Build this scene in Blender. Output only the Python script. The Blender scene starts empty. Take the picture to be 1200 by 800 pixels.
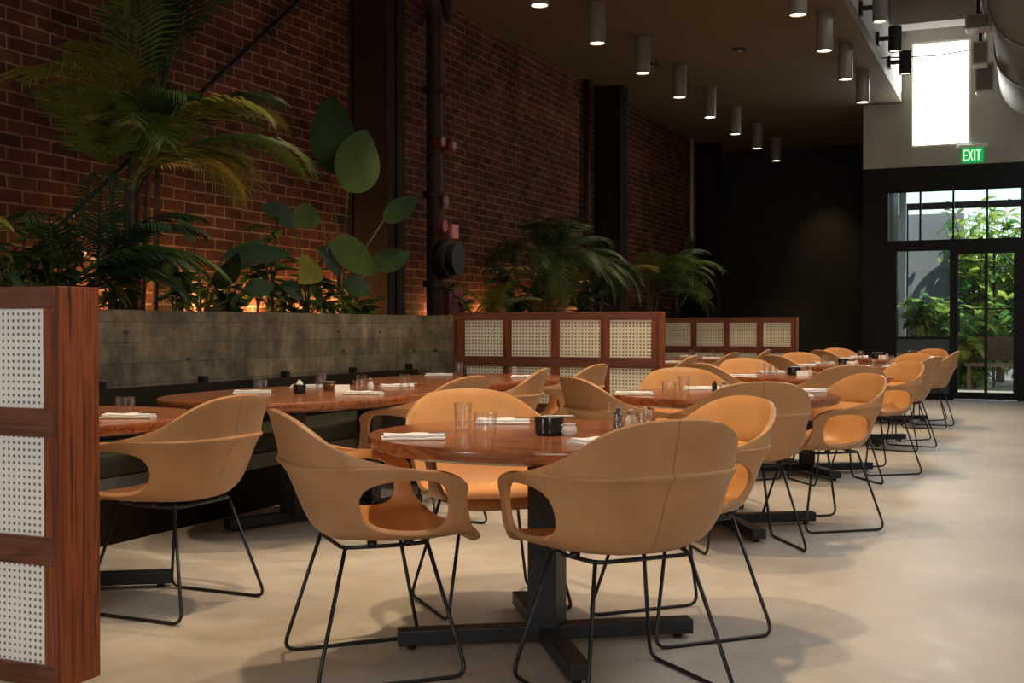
import bpy, bmesh, math, random
from mathutils import Vector, Matrix
random.seed(7)
PI = math.pi
SC = bpy.context.scene
COL = SC.collection
def R(d): return math.radians(d)

# ------------------------------------------------------------------ materials
def new_mat(name):
    m = bpy.data.materials.new(name); m.use_nodes = True
    nt = m.node_tree; nt.nodes.clear()
    out = nt.nodes.new('ShaderNodeOutputMaterial')
    return m, nt, out
def nd(nt, typ, **kw):
    n = nt.nodes.new(typ)
    for k, v in kw.items():
        if k in n.inputs: n.inputs[k].default_value = v
        else: setattr(n, k, v)
    return n
def lk(nt, a, ao, b, bi): nt.links.new(a.outputs[ao], b.inputs[bi])
def rgb(c): return (c[0], c[1], c[2], 1.0)
def ramp(nt, stops):
    r = nt.nodes.new('ShaderNodeValToRGB')
    e = r.color_ramp.elements
    e[0].position, e[0].color = stops[0][0], rgb(stops[0][1])
    e[1].position, e[1].color = stops[-1][0], rgb(stops[-1][1])
    for p, c in stops[1:-1]:
        x = e.new(p); x.color = rgb(c)
    return r
def coords(nt, scale=(1,1,1), rot=(0,0,0)):
    tc = nt.nodes.new('ShaderNodeTexCoord'); mp = nt.nodes.new('ShaderNodeMapping')
    mp.inputs['Scale'].default_value = scale; mp.inputs['Rotation'].default_value = rot
    lk(nt, tc, 'Object', mp, 'Vector'); return mp
def bump(nt, src, out, bsdf, strength=.2, dist=.01):
    b = nd(nt, 'ShaderNodeBump', Strength=strength, Distance=dist)
    lk(nt, src, out, b, 'Height'); lk(nt, b, 'Normal', bsdf, 'Normal')

def plain(name, col, rough=.5, metal=0, spec=.5, var=0.0, vscale=8):
    m, nt, out = new_mat(name)
    p = nd(nt, 'ShaderNodeBsdfPrincipled', Roughness=rough, Metallic=metal)
    p.inputs['Specular IOR Level'].default_value = spec
    if var:
        mp = coords(nt); n = nd(nt, 'ShaderNodeTexNoise', Scale=vscale, Detail=4.0)
        lk(nt, mp, 'Vector', n, 'Vector')
        r = ramp(nt, [(.3, [x*(1-var) for x in col]), (.7, [x*(1+var) for x in col])])
        lk(nt, n, 'Fac', r, 'Fac'); lk(nt, r, 'Color', p, 'Base Color')
        bump(nt, n, 'Fac', p, .08, .005)
    else:
        p.inputs['Base Color'].default_value = rgb(col)
    lk(nt, p, 'BSDF', out, 'Surface'); return m

def emit(name, col, s):
    m, nt, out = new_mat(name)
    e = nd(nt, 'ShaderNodeEmission', Strength=s); e.inputs['Color'].default_value = rgb(col)
    lk(nt, e, 'Emission', out, 'Surface'); return m

def wood(name, axis, dark, mid, light, rough=.35, stretch=14, scale=1.0, spec=.5):
    """Grain running along the given object axis."""
    m, nt, out = new_mat(name)
    sc = [stretch*scale]*3; sc[axis] = 1.0*scale
    mp = coords(nt, sc)
    n1 = nd(nt, 'ShaderNodeTexNoise', Scale=1.6, Detail=6.0, Roughness=.6, Distortion=1.2)
    lk(nt, mp, 'Vector', n1, 'Vector')
    sc2 = [stretch*4*scale]*3; sc2[axis] = 3*scale
    mp2 = coords(nt, sc2)
    n2 = nd(nt, 'ShaderNodeTexNoise', Scale=2.0, Detail=3.0)
    lk(nt, mp2, 'Vector', n2, 'Vector')
    mx = nd(nt, 'ShaderNodeMath', operation='MULTIPLY_ADD'); mx.inputs[1].default_value = .3
    lk(nt, n2, 'Fac', mx, 0); lk(nt, n1, 'Fac', mx, 2)
    r = ramp(nt, [(.45, dark), (.58, mid), (.70, light), (.78, mid), (.88, dark)])
    lk(nt, mx, 'Value', r, 'Fac')
    p = nd(nt, 'ShaderNodeBsdfPrincipled', Roughness=rough)
    p.inputs['Specular IOR Level'].default_value = spec
    lk(nt, r, 'Color', p, 'Base Color'); bump(nt, n2, 'Fac', p, .06, .002)
    lk(nt, p, 'BSDF', out, 'Surface'); return m

def leather(name, col, rough=.42, seam=False):
    m, nt, out = new_mat(name)
    mp = coords(nt)
    n = nd(nt, 'ShaderNodeTexNoise', Scale=5.0, Detail=5.0); lk(nt, mp, 'Vector', n, 'Vector')
    r = ramp(nt, [(.3, [x*.88 for x in col]), (.7, [min(1, x*1.1) for x in col])]); lk(nt, n, 'Fac', r, 'Fac')
    v = nd(nt, 'ShaderNodeTexVoronoi', Scale=420.0); lk(nt, mp, 'Vector', v, 'Vector')
    p = nd(nt, 'ShaderNodeBsdfPrincipled', Roughness=rough)
    p.inputs['Specular IOR Level'].default_value = .4
    lk(nt, r, 'Color', p, 'Base Color'); bump(nt, v, 'Distance', p, .06, .001)
    if seam:   # stitched seam down the middle of the back
        sp = nt.nodes.new('ShaderNodeSeparateXYZ'); lk(nt, mp, 'Vector', sp, 'Vector')
        ab = nd(nt, 'ShaderNodeMath', operation='ABSOLUTE'); lk(nt, sp, 'X', ab, 0)
        sr = ramp(nt, [(.0012, (.55, .5, .45)), (.0035, (1, 1, 1))]); lk(nt, ab, 'Value', sr, 'Fac')
        mul = nd(nt, 'ShaderNodeMix', data_type='RGBA', blend_type='MULTIPLY'); mul.inputs[0].default_value = 1.0
        lk(nt, r, 'Color', mul, 6); lk(nt, sr, 'Color', mul, 7); lk(nt, mul, 2, p, 'Base Color')
    lk(nt, p, 'BSDF', out, 'Surface'); return m

def brick_mat(name):
    m, nt, out = new_mat(name)
    tc = nt.nodes.new('ShaderNodeTexCoord'); sp = nt.nodes.new('ShaderNodeSeparateXYZ'); cb = nt.nodes.new('ShaderNodeCombineXYZ')
    lk(nt, tc, 'Object', sp, 'Vector'); lk(nt, sp, 'Y', cb, 'X'); lk(nt, sp, 'Z', cb, 'Y')
    nz = nd(nt, 'ShaderNodeTexNoise', Scale=3.0, Detail=3.0); lk(nt, cb, 'Vector', nz, 'Vector')
    mixv = nd(nt, 'ShaderNodeMix', data_type='VECTOR'); mixv.inputs[0].default_value = .028
    lk(nt, cb, 'Vector', mixv, 4); lk(nt, nz, 'Color', mixv, 5)
    b = nt.nodes.new('ShaderNodeTexBrick')
    b.offset = .5; b.squash = 1.0
    b.inputs['Scale'].default_value = 1.0; b.inputs['Brick Width'].default_value = .235
    b.inputs['Row Height'].default_value = .084; b.inputs['Mortar Size'].default_value = .007
    b.inputs['Mortar Smooth'].default_value = .35; b.inputs['Bias'].default_value = -.1
    b.inputs['Color1'].default_value = rgb((.128, .043, .023)); b.inputs['Color2'].default_value = rgb((.055, .020, .012))
    b.inputs['Mortar'].default_value = rgb((.27, .17, .11))
    lk(nt, mixv, 1, b, 'Vector')
    n = nd(nt, 'ShaderNodeTexNoise', Scale=2.2, Detail=6.0, Roughness=.65); lk(nt, cb, 'Vector', n, 'Vector')
    r = ramp(nt, [(.3, (.38, .36, .36)), (.55, (.95, .9, .88)), (.72, (1.45, 1.3, 1.2))]); lk(nt, n, 'Fac', r, 'Fac')
    mul = nd(nt, 'ShaderNodeMix', data_type='RGBA', blend_type='MULTIPLY'); mul.inputs[0].default_value = 1.0
    lk(nt, b, 'Color', mul, 6); lk(nt, r, 'Color', mul, 7)
    p = nd(nt, 'ShaderNodeBsdfPrincipled', Roughness=.9); p.inputs['Specular IOR Level'].default_value = .2
    lk(nt, mul, 2, p, 'Base Color')
    inv = nd(nt, 'ShaderNodeMath', operation='MULTIPLY_ADD'); inv.inputs[1].default_value = -1.0; inv.inputs[2].default_value = 1.0
    lk(nt, b, 'Fac', inv, 0)
    n3 = nd(nt, 'ShaderNodeTexNoise', Scale=25.0, Detail=4.0); lk(nt, cb, 'Vector', n3, 'Vector')
    ad = nd(nt, 'ShaderNodeMath', operation='MULTIPLY_ADD'); ad.inputs[1].default_value = .5
    lk(nt, n3, 'Fac', ad, 0); lk(nt, inv, 'Value', ad, 2)
    bump(nt, ad, 'Value', p, .7, .012)
    lk(nt, p, 'BSDF', out, 'Surface'); return m

def concrete_board(name):
    """Board-formed concrete: horizontal board joints, blotches, tie holes."""
    m, nt, out = new_mat(name)
    tc = nt.nodes.new('ShaderNodeTexCoord'); sp = nt.nodes.new('ShaderNodeSeparateXYZ'); cb = nt.nodes.new('ShaderNodeCombineXYZ')
    lk(nt, tc, 'Object', sp, 'Vector')
    ad0 = nd(nt, 'ShaderNodeMath', operation='ADD'); lk(nt, sp, 'X', ad0, 0); lk(nt, sp, 'Y', ad0, 1)
    lk(nt, ad0, 'Value', cb, 'X'); lk(nt, sp, 'Z', cb, 'Y')
    b = nt.nodes.new('ShaderNodeTexBrick'); b.offset = .37
    b.inputs['Scale'].default_value = 1.0; b.inputs['Brick Width'].default_value = 1.9
    b.inputs['Row Height'].default_value = .128; b.inputs['Mortar Size'].default_value = .0025
    b.inputs['Mortar Smooth'].default_value = .6
    b.inputs['Color1'].default_value = rgb((.25, .205, .145)); b.inputs['Color2'].default_value = rgb((.17, .145, .105))
    b.inputs['Mortar'].default_value = rgb((.085, .072, .052))
    lk(nt, cb, 'Vector', b, 'Vector')
    n = nd(nt, 'ShaderNodeTexNoise', Scale=4.0, Detail=8.0, Roughness=.7); lk(nt, cb, 'Vector', n, 'Vector')
    r = ramp(nt, [(.33, (.45, .45, .42)), (.5, (.95, .95, .93)), (.66, (1.6, 1.52, 1.38))]); lk(nt, n, 'Fac', r, 'Fac')
    mul = nd(nt, 'ShaderNodeMix', data_type='RGBA', blend_type='MULTIPLY'); mul.inputs[0].default_value = 1.0
    lk(nt, b, 'Color', mul, 6); lk(nt, r, 'Color', mul, 7)
    mp = nt.nodes.new('ShaderNodeMapping'); mp.inputs['Scale'].default_value = (3.2, 5.6, 1); lk(nt, cb, 'Vector', mp, 'Vector')
    v = nd(nt, 'ShaderNodeTexVoronoi', Scale=1.0, Randomness=.35); lk(nt, mp, 'Vector', v, 'Vector')
    hr = ramp(nt, [(.07, (.30, .28, .26)), (.11, (1, 1, 1))]); lk(nt, v, 'Distance', hr, 'Fac')
    mps = nt.nodes.new('ShaderNodeMapping'); mps.inputs['Scale'].default_value = (5.0, .8, 1); lk(nt, cb, 'Vector', mps, 'Vector')
    ns = nd(nt, 'ShaderNodeTexNoise', Scale=1.0, Detail=5.0, Roughness=.7); lk(nt, mps, 'Vector', ns, 'Vector')
    rs_ = ramp(nt, [(.32, (.55, .56, .52)), (.5, (.95, .95, .93)), (.66, (1.35, 1.3, 1.22))]); lk(nt, ns, 'Fac', rs_, 'Fac')
    mul1 = nd(nt, 'ShaderNodeMix', data_type='RGBA', blend_type='MULTIPLY'); mul1.inputs[0].default_value = .9
    lk(nt, mul, 2, mul1, 6); lk(nt, rs_, 'Color', mul1, 7); mul = mul1
    mul2 = nd(nt, 'ShaderNodeMix', data_type='RGBA', blend_type='MULTIPLY'); mul2.inputs[0].default_value = 1.0
    lk(nt, mul, 2, mul2, 6); lk(nt, hr, 'Color', mul2, 7)
    p = nd(nt, 'ShaderNodeBsdfPrincipled', Roughness=.8); lk(nt, mul2, 2, p, 'Base Color')
    bump(nt, n, 'Fac', p, .35, .01)
    lk(nt, p, 'BSDF', out, 'Surface'); return m

def floor_mat(name):
    m, nt, out = new_mat(name)
    mp = coords(nt)
    n = nd(nt, 'ShaderNodeTexNoise', Scale=.8, Detail=8.0, Roughness=.62); lk(nt, mp, 'Vector', n, 'Vector')
    n2 = nd(nt, 'ShaderNodeTexNoise', Scale=7.0, Detail=6.0, Roughness=.7); lk(nt, mp, 'Vector', n2, 'Vector')
    r = ramp(nt, [(.3, (.40, .365, .315)), (.52, (.50, .46, .40)), (.72, (.58, .54, .475))]); lk(nt, n, 'Fac', r, 'Fac')
    r2 = ramp(nt, [(.3, (.86, .86, .86)), (.7, (1.06, 1.05, 1.04))]); lk(nt, n2, 'Fac', r2, 'Fac')
    mul = nd(nt, 'ShaderNodeMix', data_type='RGBA', blend_type='MULTIPLY'); mul.inputs[0].default_value = 1.0
    lk(nt, r, 'Color', mul, 6); lk(nt, r2, 'Color', mul, 7)
    p = nd(nt, 'ShaderNodeBsdfPrincipled', Roughness=.45); p.inputs['Specular IOR Level'].default_value = .35
    lk(nt, mul, 2, p, 'Base Color')
    rr = ramp(nt, [(.3, (.36,)*3), (.7, (.58,)*3)]); lk(nt, n2, 'Fac', rr, 'Fac'); lk(nt, rr, 'Color', p, 'Roughness')
    bump(nt, n2, 'Fac', p, .04, .003)
    lk(nt, p, 'BSDF', out, 'Surface'); return m

def cane_mat(name, col=(.82, .76, .60), pitch=.0213, ax='X', hole=(.035, .03, .02), e0=.27, e1=.33):
    """Open cane webbing: light strands with a grid of small dark openings."""
    m, nt, out = new_mat(name)
    tc = nt.nodes.new('ShaderNodeTexCoord'); sp = nt.nodes.new('ShaderNodeSeparateXYZ'); lk(nt, tc, 'Object', sp, 'Vector')
    def tri(o):
        a = nd(nt, 'ShaderNodeMath', operation='MULTIPLY'); a.inputs[1].default_value = 1/pitch; lk(nt, sp, o, a, 0)
        f = nd(nt, 'ShaderNodeMath', operation='PINGPONG'); f.inputs[1].default_value = .5; lk(nt, a, 'Value', f, 0)
        return f
    fx, fz = tri(ax), tri('Z')
    mn = nd(nt, 'ShaderNodeMath', operation='MINIMUM'); lk(nt, fx, 'Value', mn, 0); lk(nt, fz, 'Value', mn, 1)
    r = ramp(nt, [(e0, col), (e1, hole)]); lk(nt, mn, 'Value', r, 'Fac')
    p = nd(nt, 'ShaderNodeBsdfPrincipled', Roughness=.6); lk(nt, r, 'Color', p, 'Base Color')
    bump(nt, mn, 'Value', p, -.4, .002)
    lk(nt, p, 'BSDF', out, 'Surface'); return m

def leaf_mat(name, c1, c2, trans=.25):
    m, nt, out = new_mat(name)
    mp = coords(nt); n = nd(nt, 'ShaderNodeTexNoise', Scale=3.0, Detail=3.0); lk(nt, mp, 'Vector', n, 'Vector')
    r = ramp(nt, [(.35, c1), (.65, c2)]); lk(nt, n, 'Fac', r, 'Fac')
    p = nd(nt, 'ShaderNodeBsdfPrincipled', Roughness=.5); p.inputs['Specular IOR Level'].default_value = .25; lk(nt, r, 'Color', p, 'Base Color')
    t = nt.nodes.new('ShaderNodeBsdfTranslucent'); lk(nt, r, 'Color', t, 'Color')
    mx = nt.nodes.new('ShaderNodeMixShader'); mx.inputs[0].default_value = trans
    lk(nt, p, 'BSDF', mx, 1); lk(nt, t, 'BSDF', mx, 2); lk(nt, mx, 'Shader', out, 'Surface'); return m

def glass_mat(name, tint=(1, 1, 1), edge=.9, base=.06):
    m, nt, out = new_mat(name)
    t = nt.nodes.new('ShaderNodeBsdfTransparent'); t.inputs['Color'].default_value = rgb(tint)
    g = nd(nt, 'ShaderNodeBsdfGlossy', Roughness=.03)
    lw = nd(nt, 'ShaderNodeLayerWeight', Blend=.35)
    mr = nd(nt, 'ShaderNodeMapRange'); mr.inputs['To Min'].default_value = base; mr.inputs['To Max'].default_value = edge
    lk(nt, lw, 'Facing', mr, 'Value')
    mx = nt.nodes.new('ShaderNodeMixShader'); lk(nt, mr, 'Result', mx, 0); lk(nt, t, 'BSDF', mx, 1); lk(nt, g, 'BSDF', mx, 2)
    lk(nt, mx, 'Shader', out, 'Surface'); return m

M = {}
M['brick'] = brick_mat('old_brick')
M['board'] = concrete_board('board_formed_concrete')
M['floor'] = floor_mat('polished_concrete')
M['dark_wall'] = plain('charcoal_paint', (.016, .013, .010), .8, var=.15, vscale=3)
M['soffit'] = plain('dark_bronze_paint', (.105, .078, .044), .75, var=.06, vscale=2)
M['grey_wall'] = plain('warm_grey_plaster', (.36, .355, .32), .85, var=.06, vscale=2)
M['grey_ceiling'] = plain('grey_brown_board', (.29, .265, .235), .85, var=.06, vscale=2)
M['black_steel'] = plain('black_powder_coated_steel', (.0045, .0045, .005), .5, spec=.25)
M['base_steel'] = plain('blackened_steel', (.014, .016, .020), .42, var=.15)
M['sled'] = plain('matte_black_rod', (.009, .009, .009), .4)
M['rust_steel'] = plain('dark_oxide_steel', (.014, .007, .005), .8, spec=.2, var=.2, vscale=5)
M['red_iron'] = plain('red_valve_paint', (.15, .02, .018), .5)
M['pink_tag'] = plain('faded_red_tag', (.55, .20, .20), .6)
M['pipe'] = plain('dark_red_pipe', (.030, .010, .007), .6, spec=.3)
M['black_iron'] = plain('black_iron', (.010, .010, .010), .55, spec=.3)
M['alu'] = plain('brushed_grey_metal', (.26, .235, .21), .42, metal=.25)
M['lens'] = emit('warm_lamp_lens', (1.0, .86, .62), 9.0)
M['duct'] = plain('galvanised_duct', (.15, .15, .13), .6, metal=.1, var=.08, vscale=3)
M['track'] = plain('grey_track', (.42, .42, .42), .5)
M['exit_box'] = plain('pale_exit_housing', (.62, .72, .64), .4)
M['exit_green'] = emit('exit_green_face', (.01, .40, .08), 1.0)
M['exit_white'] = emit('exit_pale_letters', (.50, 1.0, .45), 1.5)
M['daylight'] = emit('bright_daylight_glass', (1.0, 1.0, .93), 4.5)
M['wood_v'] = wood('walnut_vertical_grain', 2, (.034, .008, .004), (.155, .038, .014), (.30, .080, .026), .42, stretch=30, scale=.6, spec=.35)
M['wood_h'] = wood('walnut_horizontal_grain', 0, (.055, .015, .008), (.125, .036, .016), (.19, .062, .028), .42)
M['table'] = wood('table_walnut', 0, (.13, .037, .015), (.24, .073, .028), (.35, .122, .048), .2, stretch=9, scale=1.1)
M['cane'] = cane_mat('cane_webbing', (.92, .86, .66), .03)
M['cane_w'] = cane_mat('pale_cane_webbing', (.97, .97, .94), hole=(.10, .105, .085), e0=.25, e1=.37)
M['leather_out'] = leather('tan_saddle_leather', (.475, .247, .112), .44, True)
M['leather_in_lit'] = leather('tan_leather_lit_inside', (.74, .37, .135), .36)  # same leather, brighter and more orange: glow inside the shell painted into colour
M['olive'] = plain('dark_olive_upholstery', (.035, .036, .020), .6, var=.2, vscale=4)
M['bench_dark'] = plain('dark_bench_back', (.016, .011, .006), .7, spec=.12, var=.2)
M['bench_rail'] = plain('grey_bench_rail', (.16, .16, .15), .5)
M['glass'] = glass_mat('clear_tumbler_glass', (.985, .99, .985), .5, .05)
M['pane'] = glass_mat('window_glass', (.86, .90, .88), .5, .05)
M['napkin'] = plain('white_linen', (.80, .79, .77), .85, var=.05, vscale=60)
M['cutlery'] = plain('polished_cutlery', (.6, .6, .62), .22, metal=1)
M['ceramic_black'] = plain('black_glazed_pot', (.012, .012, .012), .18)
M['cream'] = plain('cream_porcelain', (.78, .74, .66), .35)
M['pale_card'] = plain('pale_card', (.85, .80, .72), .7)
M['amber'] = plain('brown_glass_jar', (.14, .06, .03), .15)
M['soil'] = plain('planter_soil', (.018, .012, .008), .95, var=.4, vscale=20)
M['leaf_dark'] = leaf_mat('dark_green_leaf', (.012, .030, .010), (.026, .060, .016))
M['leaf_mid'] = leaf_mat('mid_green_leaf', (.035, .075, .014), (.075, .125, .022))
M['leaf_olive'] = leaf_mat('olive_green_leaf', (.085, .095, .012), (.16, .15, .02))
M['leaf_teal'] = leaf_mat('bluish_green_leaf', (.018, .050, .030), (.035, .080, .040))
M['stem'] = plain('green_stem', (.045, .055, .02), .6)
M['bark'] = plain('brown_fibrous_stem', (.07, .045, .025), .85, var=.3, vscale=20)
M['patio'] = plain('patio_paving', (.22, .21, .19), .8, var=.15, vscale=2)
M['patio_wall'] = plain('grey_render', (.34, .35, .38), .85, var=.1, vscale=1)
M['patio_planter'] = plain('slate_planter', (.07, .085, .085), .7, var=.15)
M['patio_wood'] = plain('patio_bench_wood', (.20, .115, .07), .6, var=.25)
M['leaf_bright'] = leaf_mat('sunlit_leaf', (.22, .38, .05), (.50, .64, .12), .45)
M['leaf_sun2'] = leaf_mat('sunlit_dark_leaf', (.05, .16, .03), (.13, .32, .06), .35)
M['white_paint'] = plain('white_canopy', (.75, .78, .84), .6)
M['uplight'] = emit('amber_uplight_lens', (1.0, .45, .12), 14.0)

# ------------------------------------------------------------------ mesh helpers
class MB:
    def __init__(s): s.v = []; s.f = []; s.mi = []
    def add(s, vs, fs, mi=0):
        o = len(s.v); s.v += [tuple(v) for v in vs]
        s.f += [tuple(i+o for i in f) for f in fs]; s.mi += [mi]*len(fs)
    def box(s, x0, x1, y0, y1, z0, z1, mi=0):
        s.add([(x0,y0,z0),(x1,y0,z0),(x1,y1,z0),(x0,y1,z0),(x0,y0,z1),(x1,y0,z1),(x1,y1,z1),(x0,y1,z1)],
              [(3,2,1,0),(4,5,6,7),(0,1,5,4),(1,2,6,5),(2,3,7,6),(3,0,4,7)], mi)
    def lathe(s, prof, n=24, c=(0,0,0), axis='z', mi=0):
        """prof: list of (radius, height) from bottom to top; ends closed where radius is 0."""
        vs, fs, rings = [], [], []
        for r, h in prof:
            if r <= 1e-6:
                rings.append([len(vs)]); vs.append((0,0,h))
            else:
                rings.append(list(range(len(vs), len(vs)+n)))
                vs += [(r*math.cos(2*PI*k/n), r*math.sin(2*PI*k/n), h) for k in range(n)]
        for a, b in zip(rings, rings[1:]):
            for k in range(n):
                k2 = (k+1) % n
                if len(a) == 1 and len(b) == 1: continue
                if len(a) == 1: fs.append((a[0], b[k2], b[k]))
                elif len(b) == 1: fs.append((a[k], a[k2], b[0]))
                else: fs.append((a[k], a[k2], b[k2], b[k]))
        if axis == 'y': vs = [(x, z, y) for x, y, z in vs]; fs = [f[::-1] for f in fs]
        if axis == 'x': vs = [(z, x, y) for x, y, z in vs]
        s.add([(x+c[0], y+c[1], z+c[2]) for x, y, z in vs], fs, mi)
    def tube(s, pts, r, n=8, closed=False, fillet=0, mi=0):
        P = [Vector(p) for p in pts]
        if fillet:
            Q = []; m = len(P)
            for i in range(m):
                if not closed and i in (0, m-1): Q.append(P[i]); continue
                a, b, c = P[i-1], P[i], P[(i+1) % m]
                d1, d2 = (a-b), (c-b); L = min(fillet, d1.length*.45, d2.length*.45)
                p1, p2 = b+d1.normalized()*L, b+d2.normalized()*L
                for t in (0, .25, .5, .75, 1):
                    Q.append(p1*(1-t)**2 + b*2*t*(1-t) + p2*t*t)
            P = Q
        rr = r if isinstance(r, (list, tuple)) else [r]*len(P)
        if len(rr) != len(P): rr = [r[0] + (r[-1]-r[0])*i/(len(P)-1) for i in range(len(P))]
        m = len(P); vs = []; fs = []; up = None
        for i in range(m):
            if closed: t = P[(i+1) % m] - P[i-1]
            else: t = P[min(i+1, m-1)] - P[max(i-1, 0)]
            t.normalize()
            if up is None:
                up = t.orthogonal().normalized()
            up = (up - t*up.dot(t)).normalized(); w = t.cross(up)
            for k in range(n):
                a = 2*PI*k/n; vs.append(P[i] + (up*math.cos(a) + w*math.sin(a))*rr[i])
        for i in range(m if closed else m-1):
            for k in range(n):
                a, b = i*n+k, i*n+(k+1) % n; j = (i+1) % m
                fs.append((a, b, j*n+(k+1) % n, j*n+k))
        if not closed:
            fs.append(tuple(range(n))[::-1]); fs.append(tuple((m-1)*n+k for k in range(n)))
        s.add(vs, fs, mi)
    def prism(s, outline, z0, z1, mi=0):
        n = len(outline)
        s.add([(x,y,z0) for x,y in outline]+[(x,y,z1) for x,y in outline],
              [tuple(range(n))[::-1], tuple(range(n,2*n))]+[(k,(k+1)%n,n+(k+1)%n,n+k) for k in range(n)], mi)
    def build(s, name, mat, parent=None, smooth=False, bevel=0, loc=None, kind=None):
        me = bpy.data.meshes.new(name); me.from_pydata(s.v, [], s.f)
        mats = mat if isinstance(mat, (list, tuple)) else [mat]
        for m in mats: me.materials.append(m)
        me.polygons.foreach_set('material_index', s.mi)
        if bevel:
            bm = bmesh.new(); bm.from_mesh(me)
            es = [e for e in bm.edges if len(e.link_faces) == 2 and e.calc_face_angle(0) > .6]
            bmesh.ops.bevel(bm, geom=es, offset=bevel, segments=2, affect='EDGES', profile=.5)
            bm.to_mesh(me); bm.free()
        if smooth: me.polygons.foreach_set('use_smooth', [True]*len(me.polygons))
        me.update()
        if smooth == 'angle':
            me.set_sharp_from_angle(angle=R(35))
        o = bpy.data.objects.new(name, me); COL.objects.link(o)
        if parent is not None: o.parent = parent
        if loc is not None: o.location = loc
        if kind: o['kind'] = kind
        return o
def tag(o, label=None, cat=None, group=None, kind=None):
    if label: o['label'] = label
    if cat: o['category'] = cat
    if group: o['group'] = group
    if kind: o['kind'] = kind
    return o
def thing(name, loc=(0,0,0), rz=0, label=None, cat=None, group=None, kind=None):
    o = bpy.data.objects.new(name, None); COL.objects.link(o)
    o.location = loc; o.rotation_euler = (0,0,rz); o.empty_display_size = .1
    return tag(o, label, cat, group, kind)
def dup(o, loc, rz=0, label=None, group=None):
    r = o.copy(); COL.objects.link(r); r.location = loc; r.rotation_euler = (0,0,rz)
    if label: r['label'] = label
    if group: r['group'] = group
    for ch in list(o.children):
        c = ch.copy(); COL.objects.link(c); c.parent = r
        for g in list(ch.children):
            d = g.copy(); COL.objects.link(d); d.parent = c
    return r
def maker(proto_fn):
    """First call moves the built one, later calls copy it."""
    st = {}
    def f(loc, rz=0, label=None, group=None):
        if 'o' not in st:
            st['o'] = proto_fn(); o = st['o']; o.location = loc; o.rotation_euler = (0,0,rz)
            if label: o['label'] = label
            if group: o['group'] = group
            return o
        return dup(st['o'], loc, rz, label, group)
    return f
def box_struct(name, x0, x1, y0, y1, z0, z1, mat, kind='structure', parent=None):
    m = MB(); m.box(x0,x1,y0,y1,z0,z1); return m.build(name, mat, parent, kind=kind)

# ------------------------------------------------------------------ room shell
XL, YF, YB = -5.8, 19.5, 23.5       # brick wall, door wall, dark back wall
SOF, HI, XS = 4.6, 5.8, -1.83       # soffit height, high ceiling, soffit edge
XR, YN = 4.2, -3.0
f = box_struct('floor', XL-.3, XR+.3, YN-.3, YB+.3, -.12, 0, M['floor'])
box_struct('wall_left', XL-.3, XL, YN-.3, YB+.3, 0, HI, M['brick'])
box_struct('wall_back', XL, -2.41, YB, YB+.3, 0, SOF+.2, M['dark_wall'])
box_struct('wall_right', XR, XR+.3, YN-.3, YF+.3, 0, HI, M['grey_wall'])
box_struct('wall_near', XL, XR, YN-.3, YN, 0, HI, M['grey_wall'])
# door wall: grey plaster above the dark storefront head, with the tall window cut out of it
wm = MB()
wm.box(-2.41, -1.70, YF, YF+.3, 3.60, HI); wm.box(-.83, XR, YF, YF+.3, 3.60, HI)
wm.box(-1.70, -.83, YF, YF+.3, 3.60, 3.90); wm.box(-1.70, -.83, YF, YF+.3, 5.52, HI)
wm.build('wall_front', M['grey_wall'], kind='structure')
box_struct('wall_return', -2.41, -2.26, YF+.3, YB, 0, SOF+.2, M['dark_wall'])
box_struct('ceiling', XL, XS, YN, YB, SOF, SOF+.15, M['soffit'])
fa = box_struct('wall_fascia', XS-.15, XS, YN, YF, SOF+.15, HI, M['grey_wall'])
box_struct('ceiling_high', XS-.15, XR, YN, YF+.3, HI, HI+.15, M['grey_ceiling'])
# tall clerestory window
w = thing('window_1', (-1.265, YF+.05, 4.71), kind='structure')
m = MB(); m.box(-.435, .435, .02, .05, -.81, .81); m.build('pane', M['daylight'], w)
m = MB()
m.box(-.435, -.405, -.03, .02, -.81, .81); m.box(.405, .435, -.03, .02, -.81, .81); m.box(-.405, .405, -.03, .02, -.81, -.78); m.box(-.405, .405, -.03, .02, .78, .81)
m.build('frame', M['cream'], w)
# deep grey beam crossing just in front of the window head
box_struct('trim_1', -1.80, XR, 17.6, 18.0, 5.36, HI, M['grey_ceiling'])

# ------------------------------------------------------------------ storefront
sf = thing('trim_2', (0, YF, 0), kind='structure')
m = MB()
for x0, x1 in ((-2.41, -2.06), (-.10, XR)): m.box(x0, x1, 0, .12, 0, 3.60)
m.box(-2.06, -.10, 0, .12, 3.24, 3.60); m.box(-2.06, -.10, 0, .12, 2.30, 2.44)
m.box(-1.12, -1.06, 0, .12, 0, 2.30); m.box(-2.06, -1.90, 0, .12, 0, 2.30); m.box(-.155, -.10, 0, .12, 0, 2.30)
m.box(-1.90, -1.12, 0, .12, 0, .10); m.box(-2.41, -2.06, -.06, 0, 3.2, 3.26)
m.build('storefront_frame', M['black_steel'], sf)
tr = thing('window_2', (0, YF, 0), kind='structure')
m = MB()
for x in (-2.045, -1.555, -1.075, -.59, -.115): m.box(x-.014, x+.014, .02, .09, 2.44, 3.24)
m.box(-2.06, -.10, .02, .09, 2.44, 2.465); m.box(-2.06, -.10, .02, .09, 3.215, 3.24)
m.build('muntin', M['black_steel'], tr)
for x0, x1 in ((-2.03, -1.57), (-1.54, -1.09), (-1.06, -.605), (-.575, -.13)):
    m = MB(); m.box(x0, x1, .05, .056, 2.465, 3.215); m.build('pane', M['pane'], tr)
sw = thing('window_3', (0, YF, 0), kind='structure')
m = MB(); m.box(-1.90, -1.12, .05, .056, .97, 2.30); m.build('pane', M['pane'], sw)
m = MB(); m.box(-1.90, -1.12, .03, .09, .93, .97); m.build('rail', M['black_steel'], sw)
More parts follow.
